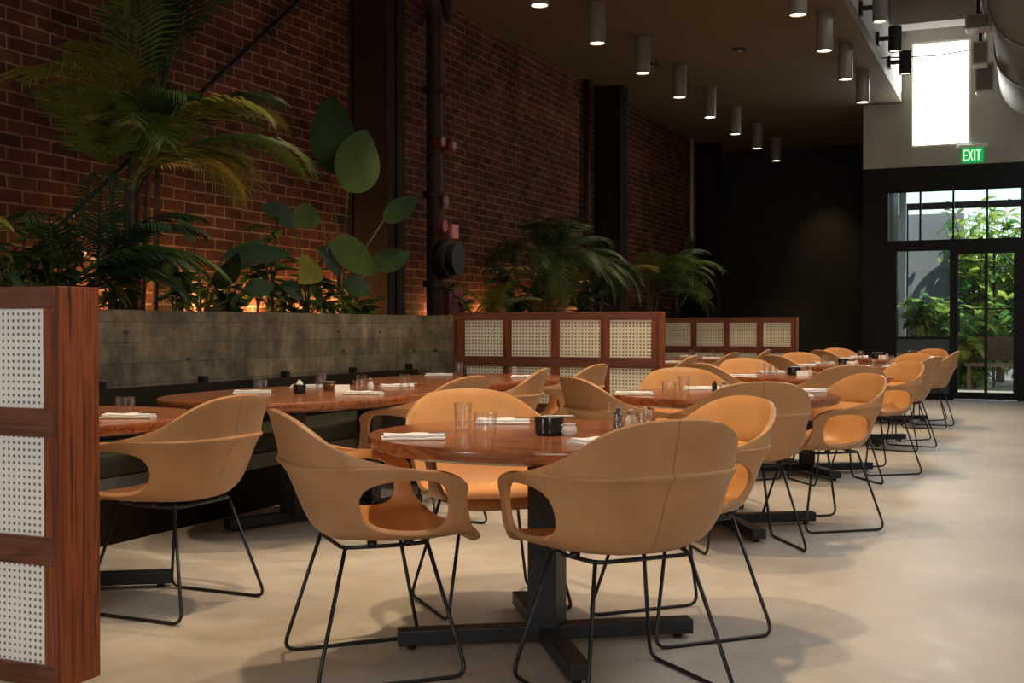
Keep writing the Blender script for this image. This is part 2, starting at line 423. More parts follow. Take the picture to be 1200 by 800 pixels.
m = MB(); m.box(-1.90, -1.12, .03, .08, .10, .93); m.build('lower_panel', M['patio_planter'], sw)
dr = thing('door_1', (-.6, YF, 0), kind='structure')
m = MB()
m.box(-.46, -.40, .02, .09, .02, 2.30); m.box(.385, .445, .02, .09, .02, 2.30)
m.box(-.40, .385, .02, .09, 2.24, 2.30); m.box(-.40, .385, .02, .09, .02, .12); m.box(-.022, .022, .02, .09, .12, 2.24)
m.build('door_frame', M['black_steel'], dr)
for x0, x1 in ((-.40, -.022), (.022, .385)):
    m = MB(); m.box(x0, x1, .05, .056, .12, 2.24); m.build('pane', M['pane'], dr)
m = MB(); m.tube([(-.38, 0, 1.05), (-.38, -.06, 1.05), (-.38, -.06, 1.40), (-.38, 0, 1.40)], .011, 8, fillet=.03)
m.box(-.40, .385, .03, .07, 1.385, 1.405)
m.build('push_bar', M['black_steel'], dr)

# ------------------------------------------------------------------ exit sign (letters are built shapes)
es = thing('exit_sign', (-.80, YF-.05, 3.70), label='green lit EXIT sign mounted above the glass door', cat='sign')
m = MB(); m.box(-.22, .22, -.02, .05, .14, .19); m.build('mounting_canopy', M['exit_box'], es, bevel=.006)
m = MB(); m.box(-.155, .155, -.012, .012, -.085, .14); m.build('sign_face', M['exit_green'], es, bevel=.004)
def stroke(mb, segs, x, w, h, z0, t=.02):
    for (ax, az), (bx, bz) in segs:
        p, q = Vector((x+ax*w, 0, z0+az*h)), Vector((x+bx*w, 0, z0+bz*h)); d = (q-p).normalized(); n = Vector((-d.z, 0, d.x))*t/2
        p, q = p-d*t*.4, q+d*t*.4
        vs = [p+n, q+n, q-n, p-n]
        mb.add([(v.x, -.013, v.z) for v in vs]+[(v.x, -.018, v.z) for v in vs], [(0,1,2,3),(7,6,5,4),(0,4,5,1),(1,5,6,2),(2,6,7,3),(3,7,4,0)])
LET = {'E': [((0,0),(0,1)),((0,0),(1,0)),((0,.5),(.85,.5)),((0,1),(1,1))], 'X': [((0,0),(1,1)),((0,1),(1,0))],
       'I': [((.5,0),(.5,1))], 'T': [((.5,0),(.5,1)),((0,1),(1,1))]}
m = MB()
for ch, x in zip('EXIT', (-.125, -.055, .005, .06)): stroke(m, LET[ch], x, .052, .145, -.045)
m.build('lettering', M['exit_white'], es)

# ------------------------------------------------------------------ steel columns, pipes
for i, y in enumerate((9.6, 16.4, 22.2)):
    m = MB()
    m.box(XL, XL+.03, y, y+.34, 0, SOF); m.box(-5.43, -5.40, y, y+.34, 0, SOF); m.box(XL, -5.40, y+.15, y+.18, 0, SOF)
    m.box(XL+.04, -5.44, y+.02, y+.05, 1.25, SOF)
    m.build('column_%d' % (i+1), M['rust_steel'], kind='structure')
# diagonal tie rod on the brick wall
m = MB(); m.tube([(XL+.05, 9.45, 4.50), (XL+.05, 5.3, 1.28)], .020, 8)
tag(m.build('brace_rod', M['black_iron'], smooth=True), 'thin dark diagonal brace rod running down the brick wall', 'rod')
# sprinkler riser with valve gear
rs = thing('fire_riser', (-5.50, 10.75, 1.2), label='dark red fire riser pipe with valve against the brick wall', cat='pipe')
m = MB(); m.tube([(0,0,-.1), (0,0,3.1), (0,-.12,3.22), (0,-.55,3.22), (0,-.6,3.3), (0,-.6,3.4)], .085, 14, fillet=.1)
m.tube([(0,0,3.0),(0,.25,3.0),(0,.25,3.4)], .06, 12, fillet=.08)
for z in (.35, 1.25, 2.3): m.lathe([(0,z-.03),(.12,z-.03),(.12,z+.03),(0,z+.03)], 16)
m.build('pipe', M['pipe'], rs, smooth='angle')
m = MB(); m.lathe([(0,-.09),(.12,-.09),(.19,-.05),(.2,0),(.19,.05),(.12,.09),(0,.09)], 20, (.12,0,.6), 'x'); m.lathe([(0,0),(.16,0),(.16,.06),(0,.06)], 18, (.21,0,.6), 'x')
m.build('valve_body', M['black_iron'], rs, smooth='angle')
m = MB(); m.tube([(.0,-.02,.78),(.16,-.02,.85),(.16,-.02,.95)], .03, 8); m.lathe([(0,0),(.06,0),(.06,.06),(0,.06)], 14, (.14,-.16,.92), 'x')
m.build('pressure_gauge', M['red_iron'], rs, smooth='angle')
m = MB(); m.box(.12, .15, .10, .24, .82, .96); m.build('tag_plate', M['pink_tag'], rs)
m = MB(); m.lathe([(0,0),(.03,0),(.035,.09),(.015,.12),(0,.12)], 10, (.12,.0,1.12)); m.build('relief_cap', M['alu'], rs, smooth=True)
hs = MB(); hs.lathe([(0,0),(.07,0),(.07,.12),(.045,.14),(0,.14)], 14, (.06,.05,1.74), 'x'); hs.lathe([(0,0),(.05,0),(.05,.1),(0,.1)], 12, (.06,-.12,1.76), 'x'); hs.tube([(0,0,1.72),(.08,0,1.72)], .05, 10)
hs.build('hose_outlet', M['red_iron'], rs, smooth='angle')
m = MB(); m.tube([(-.05,.2,-.1),(-.05,.2,.4),(-.05,.38,.5)], .035, 10, fillet=.1); m.box(-.02,.1,.12,.45,.05,.32); m.build('drain_box', M['red_iron'], rs)
m = MB(); m.tube([(XL+.07, 15.9, 1.11), (XL+.07, 15.9, SOF)], .05, 10)
tag(m.build('conduit_pipe', M['pipe'], smooth=True), 'slim reddish conduit pipe beside the middle steel column', 'pipe')
m = MB(); m.tube([(XL+.07, 21.6, 1.11), (XL+.07, 21.6, SOF)], .035, 8)
tag(m.build('conduit_pipe', M['track'], smooth=True), 'thin conduit pipe on the brick wall by the far column', 'pipe')
# ------------------------------------------------------------------ planter
XP = -5.07
m = MB()
m.box(XP-.12, XP, 1.2, 22.0, 0, 1.225)
tag(m.build('concrete_planter', M['board']), 'long board-formed concrete planter along the brick wall', 'planter')
box_struct('concrete_pier', XP, -4.66, 9.63, 9.84, 0, 1.224, M['board'])
m = MB()
NX, NY = 4, 60
vs = [(XL+.012 + (XP-.135-XL)*i/NX, 1.2 + 20.8*j/NY, 1.10 + random.uniform(-.02,.03)) for j in range(NY+1) for i in range(NX+1)]
m.add(vs, [(j*(NX+1)+i, j*(NX+1)+i+1, (j+1)*(NX+1)+i+1, (j+1)*(NX+1)+i) for j in range(NY) for i in range(NX)])
tag(m.build('planter_soil', M['soil'], smooth=True), 'dark soil bed filling the concrete planter', 'soil', kind='stuff')

# ------------------------------------------------------------------ cane partitions
PITCH, COLW = .40, .435
HP = 1.246
def partition(x0, x1, y, label, cane, ncol):
    """Front face at y, end face at x1; panels counted from the free end."""
    t = thing('cane_partition', (x1, y, 0), label=label, cat='partition', group='walnut and cane partitions')
    w = x1-x0; T = .172
    m = MB(); m.box(-.03, 0, 0, T, 0, HP); m.build('end_panel', M['wood_v'], t, bevel=.003)
    m = MB(); m.box(-w, -.03, .02, T-.02, HP-.02, HP-.001); m.build('top_cap', M['wood_h'], t)
    tops = [HP-.068-PITCH*k for k in range(3)]
    for face in (0, 1):
        ya, yb = (0, .028) if face == 0 else (T-.028, T)
        yc0, yc1 = (.014, .018) if face == 0 else (T-.018, T-.014)
        m = MB(); m.box(-w, -.03, ya, yb, HP-.068, HP); m.build('rail', M['wood_h'], t, bevel=.002)
        for k in range(3):
            zt = tops[k]; zb = zt-.311; zn = zt-PITCH if k < 2 else 0.0
            m = MB(); m.box(-w, -.03, ya, yb, zn, zb); m.build('rail', M['wood_h'], t, bevel=.002)
        xr = -.066
        m = MB(); m.box(xr, -.03, ya+.001, yb-.001, 0, HP-.068); m.build('stile', M['wood_v'], t)
        for c in range(ncol):
            xl = max(xr-.366, -w+.03)
            for k in range(3):
                m = MB(); m.box(xl, xr, yc0, yc1, tops[k]-.311, tops[k]); m.build('cane_panel', cane, t)
            if xl <= -w+.031: break
            xn = -w if c == ncol-1 else max(xl-.079, -w)
            m = MB(); m.box(xn, xl, ya+.001, yb-.001, 0, HP-.068); m.build('stile', M['wood_v'], t, bevel=.002)
            xr = xn
            if xr <= -w+.01: break
    return t
partition(-4.95, -2.735, 2.817, 'nearest walnut partition with white cane panels, cut off by the photo edge', M['cane_w'], 6)
partition(-4.655, -2.775, 9.45, 'walnut partition with cane panels standing midway along the bench', M['cane'], 4)
partition(-5.05, -2.77, 15.69, 'farthest low walnut partition with cane panels before the dark wall', M['cane'], 6)

# ------------------------------------------------------------------ banquette benches
def bench(y0, y1, label):
    t = thing('banquette_bench', (XP, y0, 0), label=label, cat='bench', group='wall benches')
    L = y1-y0
    m = MB(); m.box(.14, .74, 0, L, .345, .46); m.build('seat_cushion', M['olive'], t, smooth='angle', bevel=.02)
    m = MB(); m.box(.02, .73, .01, L-.01, .25, .343); m.build('seat_rail', M['bench_rail'], t, bevel=.004)
    m = MB(); m.box(.02, .74, .02, L-.02, 0, .25); m.build('bench_base', M['bench_dark'], t)
    m = MB()
    m.add([(.02,0,.46),(.16,0,.46),(.10,0,.75),(.02,0,.75),(.02,L,.46),(.16,L,.46),(.10,L,.75),(.02,L,.75)],
          [(3,2,1,0),(4,5,6,7),(0,1,5,4),(1,2,6,5),(2,3,7,6),(3,0,4,7)]); m.build('backrest', M['bench_dark'], t, smooth='angle', bevel=.012)
    k = 0
    yy = .55
    while yy < L:
        m = MB(); m.box(.0, .05, yy-.026, yy+.026, .70, .795); m.build('back_bracket', M['black_iron'], t, bevel=.004)
        yy += .96
    return t
bench(3.05, 9.40, 'dark banquette bench against the planter between the two nearest partitions')
bench(9.85, 15.62, 'dark banquette bench beyond the middle cane partition')

# ------------------------------------------------------------------ dining chair
def chair_proto():
    t = thing('dining_chair', cat='chair')
    S = [(0,-.17,.415),(.11,-.163,.415),(.185,-.13,.418),(.228,-.07,.418),(.250,.07,.420),(.256,.19,.424),(.25,.280,.428)]
    L = [(0,-.218,.50),(.125,-.207,.50),(.208,-.175,.488),(.262,-.115,.460),(.287,.07,.442),(.291,.200,.448),(.283,.272,.470)]
    Q = [(0,-.258,.615),(.15,-.245,.615),(.243,-.200,.614),(.298,-.140,.607),(.316,.07,.613),(.312,.188,.606),(.298,.243,.560)]
    H = [(0,-.290,.640),(.167,-.275,.640),(.266,-.214,.642),(.314,-.125,.640),(.325,.075,.638),(.321,.190,.630),(.303,.268,.588)]
    U = [(0,-.281,.657),(.160,-.264,.657),(.259,-.210,.656),(.309,-.130,.651)]
    T = [(0,-.320,.806),(.135,-.308,.800),(.230,-.262,.764),(.299,-.178,.688)]
    SX = SY = 1.05; SZ = 1.06
    v, f, cr = [], [], []
    def pt(p): v.append((p[0]*SX, p[1]*(SY if p[1] < 0 else SY*(.85 if p[2] > .44 else .93)), p[2]*SZ)); return len(v)-1
    idx = {}
    for lev, A in (('S',S),('L',L),('Q',Q),('H',H),('U',U),('T',T)):
        for i, p in enumerate(A):
            idx[lev, i, 1] = pt(p)
            idx[lev, i, -1] = idx[lev, i, 1] if i == 0 else pt((-p[0], p[1], p[2]))
    def q(*k):
        f.append(tuple(idx[x] for x in k))
    for sd in (1, -1):
        def face(a, b, c, d):
            k = [(a[0],a[1],sd),(b[0],b[1],sd),(c[0],c[1],sd),(d[0],d[1],sd)]
            if sd < 0: k = k[::-1]
            q(*k)
        for i in range(6): face(('S',i),('S',i+1),('L',i+1),('L',i))
        for i in (0,1,2,5): face(('L',i),('L',i+1),('Q',i+1),('Q',i))
        for i in range(6): face(('Q',i),('Q',i+1),('H',i+1),('H',i))
        for i in range(3): face(('H',i),('H',i+1),('U',i+1),('U',i)); face(('U',i),('U',i+1),('T',i+1),('T',i))
        k = [idx['H',3,sd], idx['H',4,sd], idx['T',3,sd], idx['U',3,sd]]
        f.append(tuple(k if sd > 0 else k[::-1]))
    # seat pan: three points per row, rolled front lip
    cen = {0: idx['S',0,1], 1: pt((0,-.10,.408)), 2: pt((0,-.03,.405)), 3: pt((0,.05,.404)), 4: pt((0,.13,.407)), 5: pt((0,.205,.416)), 6: pt((0,.275,.424))}
    def tri(*k): f.append(tuple(k))
    for sd in (1, -1):
        def fq(*k): f.append(tuple(k if sd < 0 else k[::-1]))
        fq(cen[0], idx['S',1,sd], idx['S',2,sd], cen[1])
        for i in range(2, 6): fq(cen[i-1] if i == 2 else cen[i-1], idx['S',i,sd], idx['S',i+1,sd], cen[i])
    # close the pan (rows are offset by one, so the front row uses the last centre point)
    lipc = pt((0,.300,.396)); lip = {s: pt((.240*s,.288,.400)) for s in (1,-1)}
    for sd in (1, -1):
        k = [cen[5], idx['S',6,sd], cen[6]]
        f.append(tuple(k if sd < 0 else k[::-1]))
        k = [cen[6], idx['S',6,sd], lip[sd], lipc]
        f.append(tuple(k if sd < 0 else k[::-1]))
    me = bpy.data.meshes.new('shell_cage'); me.from_pydata(v, [], f)
    bm = bmesh.new(); bm.from_mesh(me); bmesh.ops.recalc_face_normals(bm, faces=bm.faces)
    # outward means away from the chair's middle
    c = sum(((fc.calc_center_median()-Vector((0,.1,.55))).dot(fc.normal)*fc.calc_area() for fc in bm.faces))
    if c < 0:
        for fc in bm.faces: fc.normal_flip()
    lay = bm.edges.layers.float.new('crease_edge')
    bm.verts.ensure_lookup_table()
    hs = {idx['H',i,s] for i in range(7) for s in (1,-1)}
    for e in bm.edges:
        if e.verts[0].index in hs and e.verts[1].index in hs: e[lay] = .75
    bm.to_mesh(me); bm.free()
    o = bpy.data.objects.new('tmp_shell', me); COL.objects.link(o)
    me.materials.append(M['leather_out']); me.materials.append(M['leather_in_lit'])
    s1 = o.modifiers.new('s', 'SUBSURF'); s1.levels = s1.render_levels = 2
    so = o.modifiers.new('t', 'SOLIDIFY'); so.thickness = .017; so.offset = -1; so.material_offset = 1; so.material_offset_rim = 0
    bv = o.modifiers.new('b', 'BEVEL'); bv.width = .005; bv.segments = 2; bv.limit_method = 'ANGLE'; bv.angle_limit = R(50)
    dg = bpy.context.evaluated_depsgraph_get(); dg.update()
    me2 = bpy.data.meshes.new_from_object(o.evaluated_get(dg)); me2.name = 'shell'
    bpy.data.objects.remove(o); bpy.data.meshes.remove(me)
    me2.polygons.foreach_set('use_smooth', [True]*len(me2.polygons)); me2.update()
    sh = bpy.data.objects.new('shell', me2); COL.objects.link(sh); sh.parent = t
    # raised bead round the back, flowing out towards the arms
    m = MB(); pts, rad = [], []
    for k in range(-13, 14):
        a = k/13*R(86); d = Vector((math.sin(a), -math.cos(a), 0)); org = d*.6 + Vector((0, .02, .686))
        hit, loc, nor, _ = sh.ray_cast(org, -d)
        if hit: pts.append(loc - nor*.0035); rad.append(.0105*(1-.75*abs(k/13)**2.5))
    m.tube(pts, rad, 8); m.build('back_ridge', M['leather_out'], t, smooth=True)
    zt = .425
    for s in (1, -1):
        m = MB()
        m.tube([(.165*s,-.13,zt),(.258*s,-.245,.007),(.258*s,.245,.007),(.165*s,.14,zt)], .0068, 8, fillet=.05)
        m.build('sled_leg', M['sled'], t, smooth=True)
    m = MB()
    m.tube([(.165,-.14,zt),(.20,0,zt+.004),(.165,.148,zt),(-.165,.148,zt),(-.20,0,zt+.004),(-.165,-.14,zt)], .0068, 8, closed=True, fillet=.04)
    for sx in (1,-1):
        for yy in (-.05, .07): m.lathe([(0,zt+.003),(.016,zt+.003),(.016,zt+.02),(0,zt+.02)], 10, (.19*sx, yy, 0))
    m.build('seat_support', M['sled'], t, smooth=True)
    return t
place_chair = maker(chair_proto)
def chair(x, y, fx, fy, label, group):
    return place_chair((x, y, 0), math.atan2(-fx, fy), label, group)

# ------------------------------------------------------------------ tables
TH = .745
def disc_top(outline, name, parent):
    """Table top with eased upper edge and undercut lower edge."""
    m = MB(); n = len(outline)
    rings = [(.93, TH-.052), (.985, TH-.040), (1.0, TH-.022), (1.0, TH-.007), (.993, TH)]
    vs = []
    for sc, z in rings:
        for x, y in outline:
            r = math.hypot(x, y); k = 1-(1-sc)*.62/r if r else 1
            vs.append((x*k, y*k, z))
    fs = [tuple(range(n))[::-1], tuple((len(rings)-1)*n+k for k in range(n))]
    for j in range(len(rings)-1):
        fs += [(j*n+k, j*n+(k+1) % n, (j+1)*n+(k+1) % n, (j+1)*n+k) for k in range(n)]
    m.add(vs, fs); return m.build(name, M['table'], parent, smooth='angle')
def pedestal(t, cx, cy, rz, arm=.53, suffix=None):
    m = MB(); m.box(cx-.054, cx+.054, cy-.054, cy+.054, .045, TH-.06)
    m.build('column', M['base_steel'], t, bevel=.004)
    m = MB(); m.box(cx-.24, cx+.24, cy-.24, cy+.24, TH-.060, TH-.0525); m.build('mounting_plate', M['base_steel'], t)
    for k in range(2):
        a = rz + k*PI/2; d = Vector((math.cos(a), math.sin(a), 0)); n = Vector((-d.y, d.x, 0))
        c = Vector((cx, cy, 0)); z0, z1 = (.018, .07) if k == 0 else (.0185, .0695)
        vs = [c+d*arm*i+n*.036*j+Vector((0,0,z)) for z in (z0, z1) for i, j in ((-1,-1),(1,-1),(1,1),(-1,1))]
        m = MB(); m.add(vs, [(3,2,1,0),(4,5,6,7),(0,1,5,4),(1,2,6,5),(2,3,7,6),(3,0,4,7)])
        b = m.build('base_bar', M['base_steel'], t, bevel=.004)
        for i in (-1, 1):
            p = c+d*(arm-.05)*i; m = MB(); m.lathe([(0,0),(.016,0),(.016,.019),(0,.019)], 10, (p.x, p.y, 0)); m.build('glide', M['black_iron'], b)
def round_proto():
    t = thing('round_table', cat='table')
    disc_top([(.63*math.cos(2*PI*k/72), .63*math.sin(2*PI*k/72)) for k in range(72)], 'tabletop', t)
    pedestal(t, 0, 0, R(33)); return t
def oval_proto():
    t = thing('oval_table', cat='table')
    out = []
    for k in range(96):
        a = 2*PI*k/96; c, s = math.cos(a), math.sin(a); e = 2/2.5
        out.append((.64*math.copysign(abs(c)**e, c), .97*math.copysign(abs(s)**e, s)))
    disc_top(out, 'tabletop', t)
    for cx, cy in ((-.09,-.05), (.10,.48)):
        m = MB(); m.box(cx-.054, cx+.054, cy-.054, cy+.054, .045, TH-.06); m.build('column', M['base_steel'], t, bevel=.004)
        m = MB(); m.box(cx-.2, cx+.2, cy-.2, cy+.2, TH-.060, TH-.0525); m.build('mounting_plate', M['base_steel'], t)
    def bar(p, q, z0, z1):
        p, q = Vector((*p, 0)), Vector((*q, 0)); d = (q-p).normalized(); n = Vector((-d.y, d.x, 0))*.036
        vs = [c+n*j+Vector((0,0,z)) for z in (z0, z1) for c, j in ((p,-1),(q,-1),(q,1),(p,1))]
        m = MB(); m.add(vs, [(3,2,1,0),(4,5,6,7),(0,1,5,4),(1,2,6,5),(2,3,7,6),(3,0,4,7)]); b = m.build('base_bar', M['base_steel'], t, bevel=.004)
        for c in (p+d*.05, q-d*.05):
            m = MB(); m.lathe([(0,0),(.016,0),(.016,.019),(0,.019)], 10, (c.x, c.y, 0)); m.build('glide', M['black_iron'], b)
    bar((-.25,-.45), (.24,.86), .018, .07); bar((.10-.40,.48+.145), (.10+.40,.48-.145), .0185, .0695); return t
place_round, place_oval = maker(round_proto), maker(oval_proto)
GT = 'round walnut tables down the aisle'
TX = -1.565
TY = [3.93, 6.63, 9.34, 12.05, 14.76]
ORD = ['nearest', 'second', 'third', 'fourth', 'farthest']
for y, o in zip(TY, ORD):
    place_round((TX, y, 0), 0, '%s round walnut pedestal table of the aisle row%s' % (o, '' if o in ('nearest','farthest') else ' counting from the camera'), GT)
GB = 'walnut tables along the wall bench'
place_round((-3.84, 3.86, 0), 0, 'walnut table just behind the nearest cane partition by the bench', GB)
place_oval((-3.76, 5.80, 0), 0, 'long rounded walnut table in the middle of the near bench', GB)
place_oval((-3.80, 7.85, 0), 0, 'long rounded walnut table right in front of the middle partition', GB)
for y, l in ((10.75, 'bench table first behind the middle cane partition'), (12.45, 'bench table second behind the middle cane partition'), (14.15, 'bench table closest to the farthest cane partition')):
    place_round((-3.80, y, 0), 0, 'walnut '+l, GB)

# ------------------------------------------------------------------ chairs
GC = 'tan leather shell chairs around the aisle tables'
CH = {  # offsets from table centre and facing
 'FL': [(-.433,-.486,.70,.71), (-.44,-.47,.70,.71), (-.45,-.50,.66,.75), (-.44,-.47,.70,.71), (-.44,-.47,.70,.71)],
 'FR': [(.405,-.395,-.75,.66), (.215,-.565,-.53,.84), (.28,-.50,-.56,.83), (.495,-.55,-.97,.25), (.535,-.66,-.99,.10)],
 'B':  [(-.435,.465,.70,-.71), (-.375,.71,.50,-.86), (-.47,.55,.66,-.75), (-.45,.46,.70,-.71), (-.46,.50,.70,-.71)],
 'R':  [(.365,.405,-.69,-.72), (.49,.265,-.78,-.62), (.48,.27,-.80,-.60), (.33,.45,-.62,-.78), (.32,.46,-.60,-.80)]}
LABC = {
 ('FL',0): 'tan leather chair nearest the partition post, back turned, at the nearest round table',
 ('FR',0): 'largest tan leather chair, back fully turned to camera, at the nearest round table',
 ('B',0): 'tan leather chair facing the camera across the nearest round table',
 ('R',0): 'tan leather chair facing left on the aisle side of the nearest round table',
 ('FL',1): 'tan chair with its back between the two glasses and dark pot, at second round table',
 ('FR',1): 'tan chair with broad brown back turned, on the aisle side of the second round table',
 ('B',1): 'tan chair facing the camera behind the pepper mill on the second round table',
 ('R',1): 'tan chair with big oval arm hole toward the aisle at the second round table'}
SIDE = {'FL': 'wall side, back to camera,', 'FR': 'aisle side, back to camera,', 'B': 'wall side, facing camera,', 'R': 'aisle side, facing camera,'}
for i in range(5):
    for k in ('FL', 'FR', 'B', 'R'):
        dx, dy, fx, fy = CH[k][i]
        lab = LABC.get((k, i)) or 'tan leather chair on the %s at the %s round table' % (SIDE[k], ORD[i])
        chair(TX+dx, TY[i]+dy, fx, fy, lab, GC)
GW = 'tan leather shell chairs facing the wall bench'
for x, y, fx, fy, l in ((-3.14, 3.86, -1, .02, 'tan leather chair facing the bench right beside the nearest partition post'),
    (-3.08, 5.92, -.95, .12, 'tan leather chair tucked at the long bench table behind the nearest round table'),
    (-3.17, 7.08, -.97, -.2, 'tan chair at the bench table by the middle partition, closer to camera'),
    (-3.14, 8.15, -1, .05, 'tan chair at the bench table by the middle partition, farther from camera'),
    (-3.14, 10.75, -1, 0, 'tan chair first behind the middle partition facing the bench'),
    (-3.14, 12.45, -1, .1, 'tan chair second behind the middle partition facing the bench'),
    (-3.14, 14.15, -1, -.05, 'tan chair closest to the farthest partition facing the bench')):
    chair(x, y, fx, fy, l, GW)

# ------------------------------------------------------------------ table settings
def napkin_proto():
    t = thing('napkin', cat='napkin')
    m = MB()
    def pad(x0, x1, y0, y1, z0, z1, n=10, w=.004):
        # soft folded layer with a rounded long edge
        prof = []
        for k in range(9):
            a = -PI/2 + PI*k/8; prof.append((math.cos(a)*(z1-z0)/2, (z0+z1)/2 + math.sin(a)*(z1-z0)/2))
        vs, fs = [], []; ring = len(prof)*2
        for i in range(n+1):
            x = x0+(x1-x0)*i/n; wv = w*math.sin(i*1.7)
            r = [(x, y1+dy+wv*.5, z) for dy, z in prof] + [(x, y0-dy+wv*.5, z) for dy, z in prof[::-1]]
            vs += [(a, b, c+ (w*.35*math.sin(i*1.1+b*40) if c > (z0+z1)/2 else 0)) for a, b, c in r]
        for i in range(n):
            for k in range(ring): fs.append((i*ring+k, (i+1)*ring+k, (i+1)*ring+(k+1) % ring, i*ring+(k+1) % ring))
        fs.append(tuple(range(ring))); fs.append(tuple(n*ring+k for k in range(ring))[::-1])
        m.add(vs, fs)
    pad(-.105, .105, -.040, .040, .0, .009); pad(-.098, .103, -.030, .037, .0093, .0185)
    m.build('linen', M['napkin'], t, smooth='angle')
    m = MB(); m.box(.05, .132, -.016, -.008, .0195, .0225); m.box(.05, .128, .004, .011, .0195, .0225)
    m.build('cutlery_handle', M['cutlery'], t, bevel=.0012)
    return t
def glass_proto(r, h):
    def fn():
        t = MB(); th = .0025
        t.lathe([(0,.0),(r*.86,0),(r*.9,.004),(r,h),(r-th,h),(r*.9-th,.010),(0,.010)], 28)
        o = t.build('water_glass', M['glass'], smooth='angle'); return tag(o, cat='glass')
    return fn
def candle_proto():
    t = thing('candle_holder', cat='candle holder')
    m = MB(); m.lathe([(0,0),(.032,0),(.036,.006),(.036,.045),(.032,.050),(.030,.044),(.030,.012),(0,.012)], 24); m.build('holder', M['ceramic_black'], t, smooth='angle')
    m = MB(); m.lathe([(0,.013),(.020,.013),(.021,.055),(.013,.066),(.005,.076),(0,.078)], 18); m.build('candle', M['cream'], t, smooth='angle')
    return t
def pot_proto():
    t = thing('condiment_pot', cat='pot')
    m = MB(); m.lathe([(0,0),(.042,0),(.050,.008),(.052,.055),(.050,.062),(.046,.060),(.046,.012),(0,.012)], 32); m.build('pot_body', M['ceramic_black'], t, smooth='angle')
    m = MB(); m.lathe([(0,.056),(.045,.056),(.045,.058),(0,.060)], 32); m.build('contents', M['bench_rail'], t, smooth='angle')
    m = MB(); m.tube([(-.07+.05,0,.064),(.085,.01,.066)], .0035, 8); m.lathe([(0,0),(.012,.001),(.012,.003),(0,.004)], 12, (-.02,0,.062)); m.build('spoon', M['cream'], t, smooth=True)
    return t
def shaker_proto():
    t = thing('salt_shaker', cat='shaker')
    m = MB(); m.lathe([(0,0),(.020,0),(.022,.004),(.019,.035),(.012,.048),(.012,.052),(0,.052)], 20); m.build('shaker_body', M['cream'], t, smooth='angle')
    m = MB(); m.lathe([(.0121,.050),(.013,.050),(.013,.064),(.006,.070),(0,.070)], 16); m.build('shaker_cap', M['alu'], t, smooth='angle')
    return t
def mill_proto():
    t = thing('pepper_mill', cat='mill')
    m = MB(); m.lathe([(0,0),(.017,0),(.018,.005),(.013,.025),(.015,.045),(0,.045)], 20); m.build('mill_body', M['ceramic_black'], t, smooth='angle')
    m = MB(); m.lathe([(0,.0455),(.015,.0455),(.013,.056),(.007,.062),(.009,.068),(0,.073)], 16); m.build('mill_cap', M['black_iron'], t, smooth='angle')
    return t
def jar_proto():
    t = thing('sauce_jar', cat='jar')
    m = MB(); m.lathe([(0,0),(.033,0),(.036,.006),(.036,.034),(.030,.042),(.030,.046),(0,.046)], 24); m.build('jar_body', M['amber'], t, smooth='angle')
    m = MB(); m.lathe([(0,.0465),(.032,.0465),(.032,.056),(0,.057)], 24); m.build('lid', M['alu'], t, smooth='angle')
    return t
def card_proto():
    m = MB(); m.add([(-.045,-.022,0),(.045,-.022,0),(.045,.022,0),(-.045,.022,0),(-.043,-.004,.042),(.043,-.004,.042),(.043,.004,.042),(-.043,.004,.042)],
        [(3,2,1,0),(4,5,6,7),(0,1,5,4),(1,2,6,5),(2,3,7,6),(3,0,4,7)])
    return tag(m.build('table_card', M['pale_card'], bevel=.001), cat='card')
def creamer_proto():
    t = thing('creamer_jug', cat='jug')
    m = MB(); m.lathe([(0,0),(.018,0),(.026,.010),(.027,.024),(.020,.036),(.023,.042),(.020,.041),(.017,.034),(.022,.022),(.014,.006),(0,.006)], 22); m.build('jug_body', M['cream'], t, smooth='angle')
    m = MB(); m.tube([(.02,0,.036),(.04,0,.034),(.042,0,.018),(.024,0,.012)], .003, 8, fillet=.01); m.build('handle', M['cream'], t, smooth=True)
    return t
nap, tumb, tall = maker(napkin_proto), maker(glass_proto(.042, .072)), maker(glass_proto(.033, .100))
candle, pot, shaker, mill, jar, card, creamer = (maker(p) for p in (candle_proto, pot_proto, shaker_proto, mill_proto, jar_proto, card_proto, creamer_proto))
GN, GG = 'folded white napkins on the tables', 'clear water glasses on the tables'
VIEW = R(23.4)
def put(fn, x, y, rz, label, group=None): return fn((x, y, TH+.0004), rz, label, group)
T1, B1, B2, B3 = 'nearest round table', 'table beside the nearest partition', 'long middle bench table', 'bench table in front of the middle partition'
put(nap, -1.885, 3.525, VIEW+R(8), 'folded white napkin near the left rim of the nearest round table', GN)
put(tall, -1.891, 3.92, 0, 'tall clear glass left on the nearest round table', GG)
put(tumb, -1.755, 3.82, 0, 'short clear tumbler in front of the tall glass on the nearest round table', GG)
put(nap, -1.875, 4.24, VIEW, 'folded white napkin behind the two left glasses on the nearest round table', GN)
put(pot, -1.530, 3.86, R(10), 'small black pot with pale spoon at centre of nearest round table')
put(creamer, -1.455, 3.86, R(200), 'tiny cream jug right of the black pot on nearest round table')
put(nap, -1.262, 3.645, VIEW+R(35), 'white napkin half hidden by the big chair back on nearest round table', GN)
put(tall, -1.375, 4.14, 0, 'tall clear glass at the right rim of the nearest round table', GG)
put(tumb, -1.300, 4.20, 0, 'short tumbler beside the right tall glass on nearest round table', GG)
put(shaker, -1.355, 4.245, 0, 'small pale shaker among the right glasses on nearest round table')
put(mill, -1.415, 4.275, 0, 'small dark mill among the right glasses on nearest round table')
put(tumb, -3.60, 4.09, 0, 'clear tumbler on the walnut table beside the nearest partition', GG)
put(nap, -3.40, 3.88, VIEW, 'rolled white napkin on the walnut table beside the nearest partition', GN)
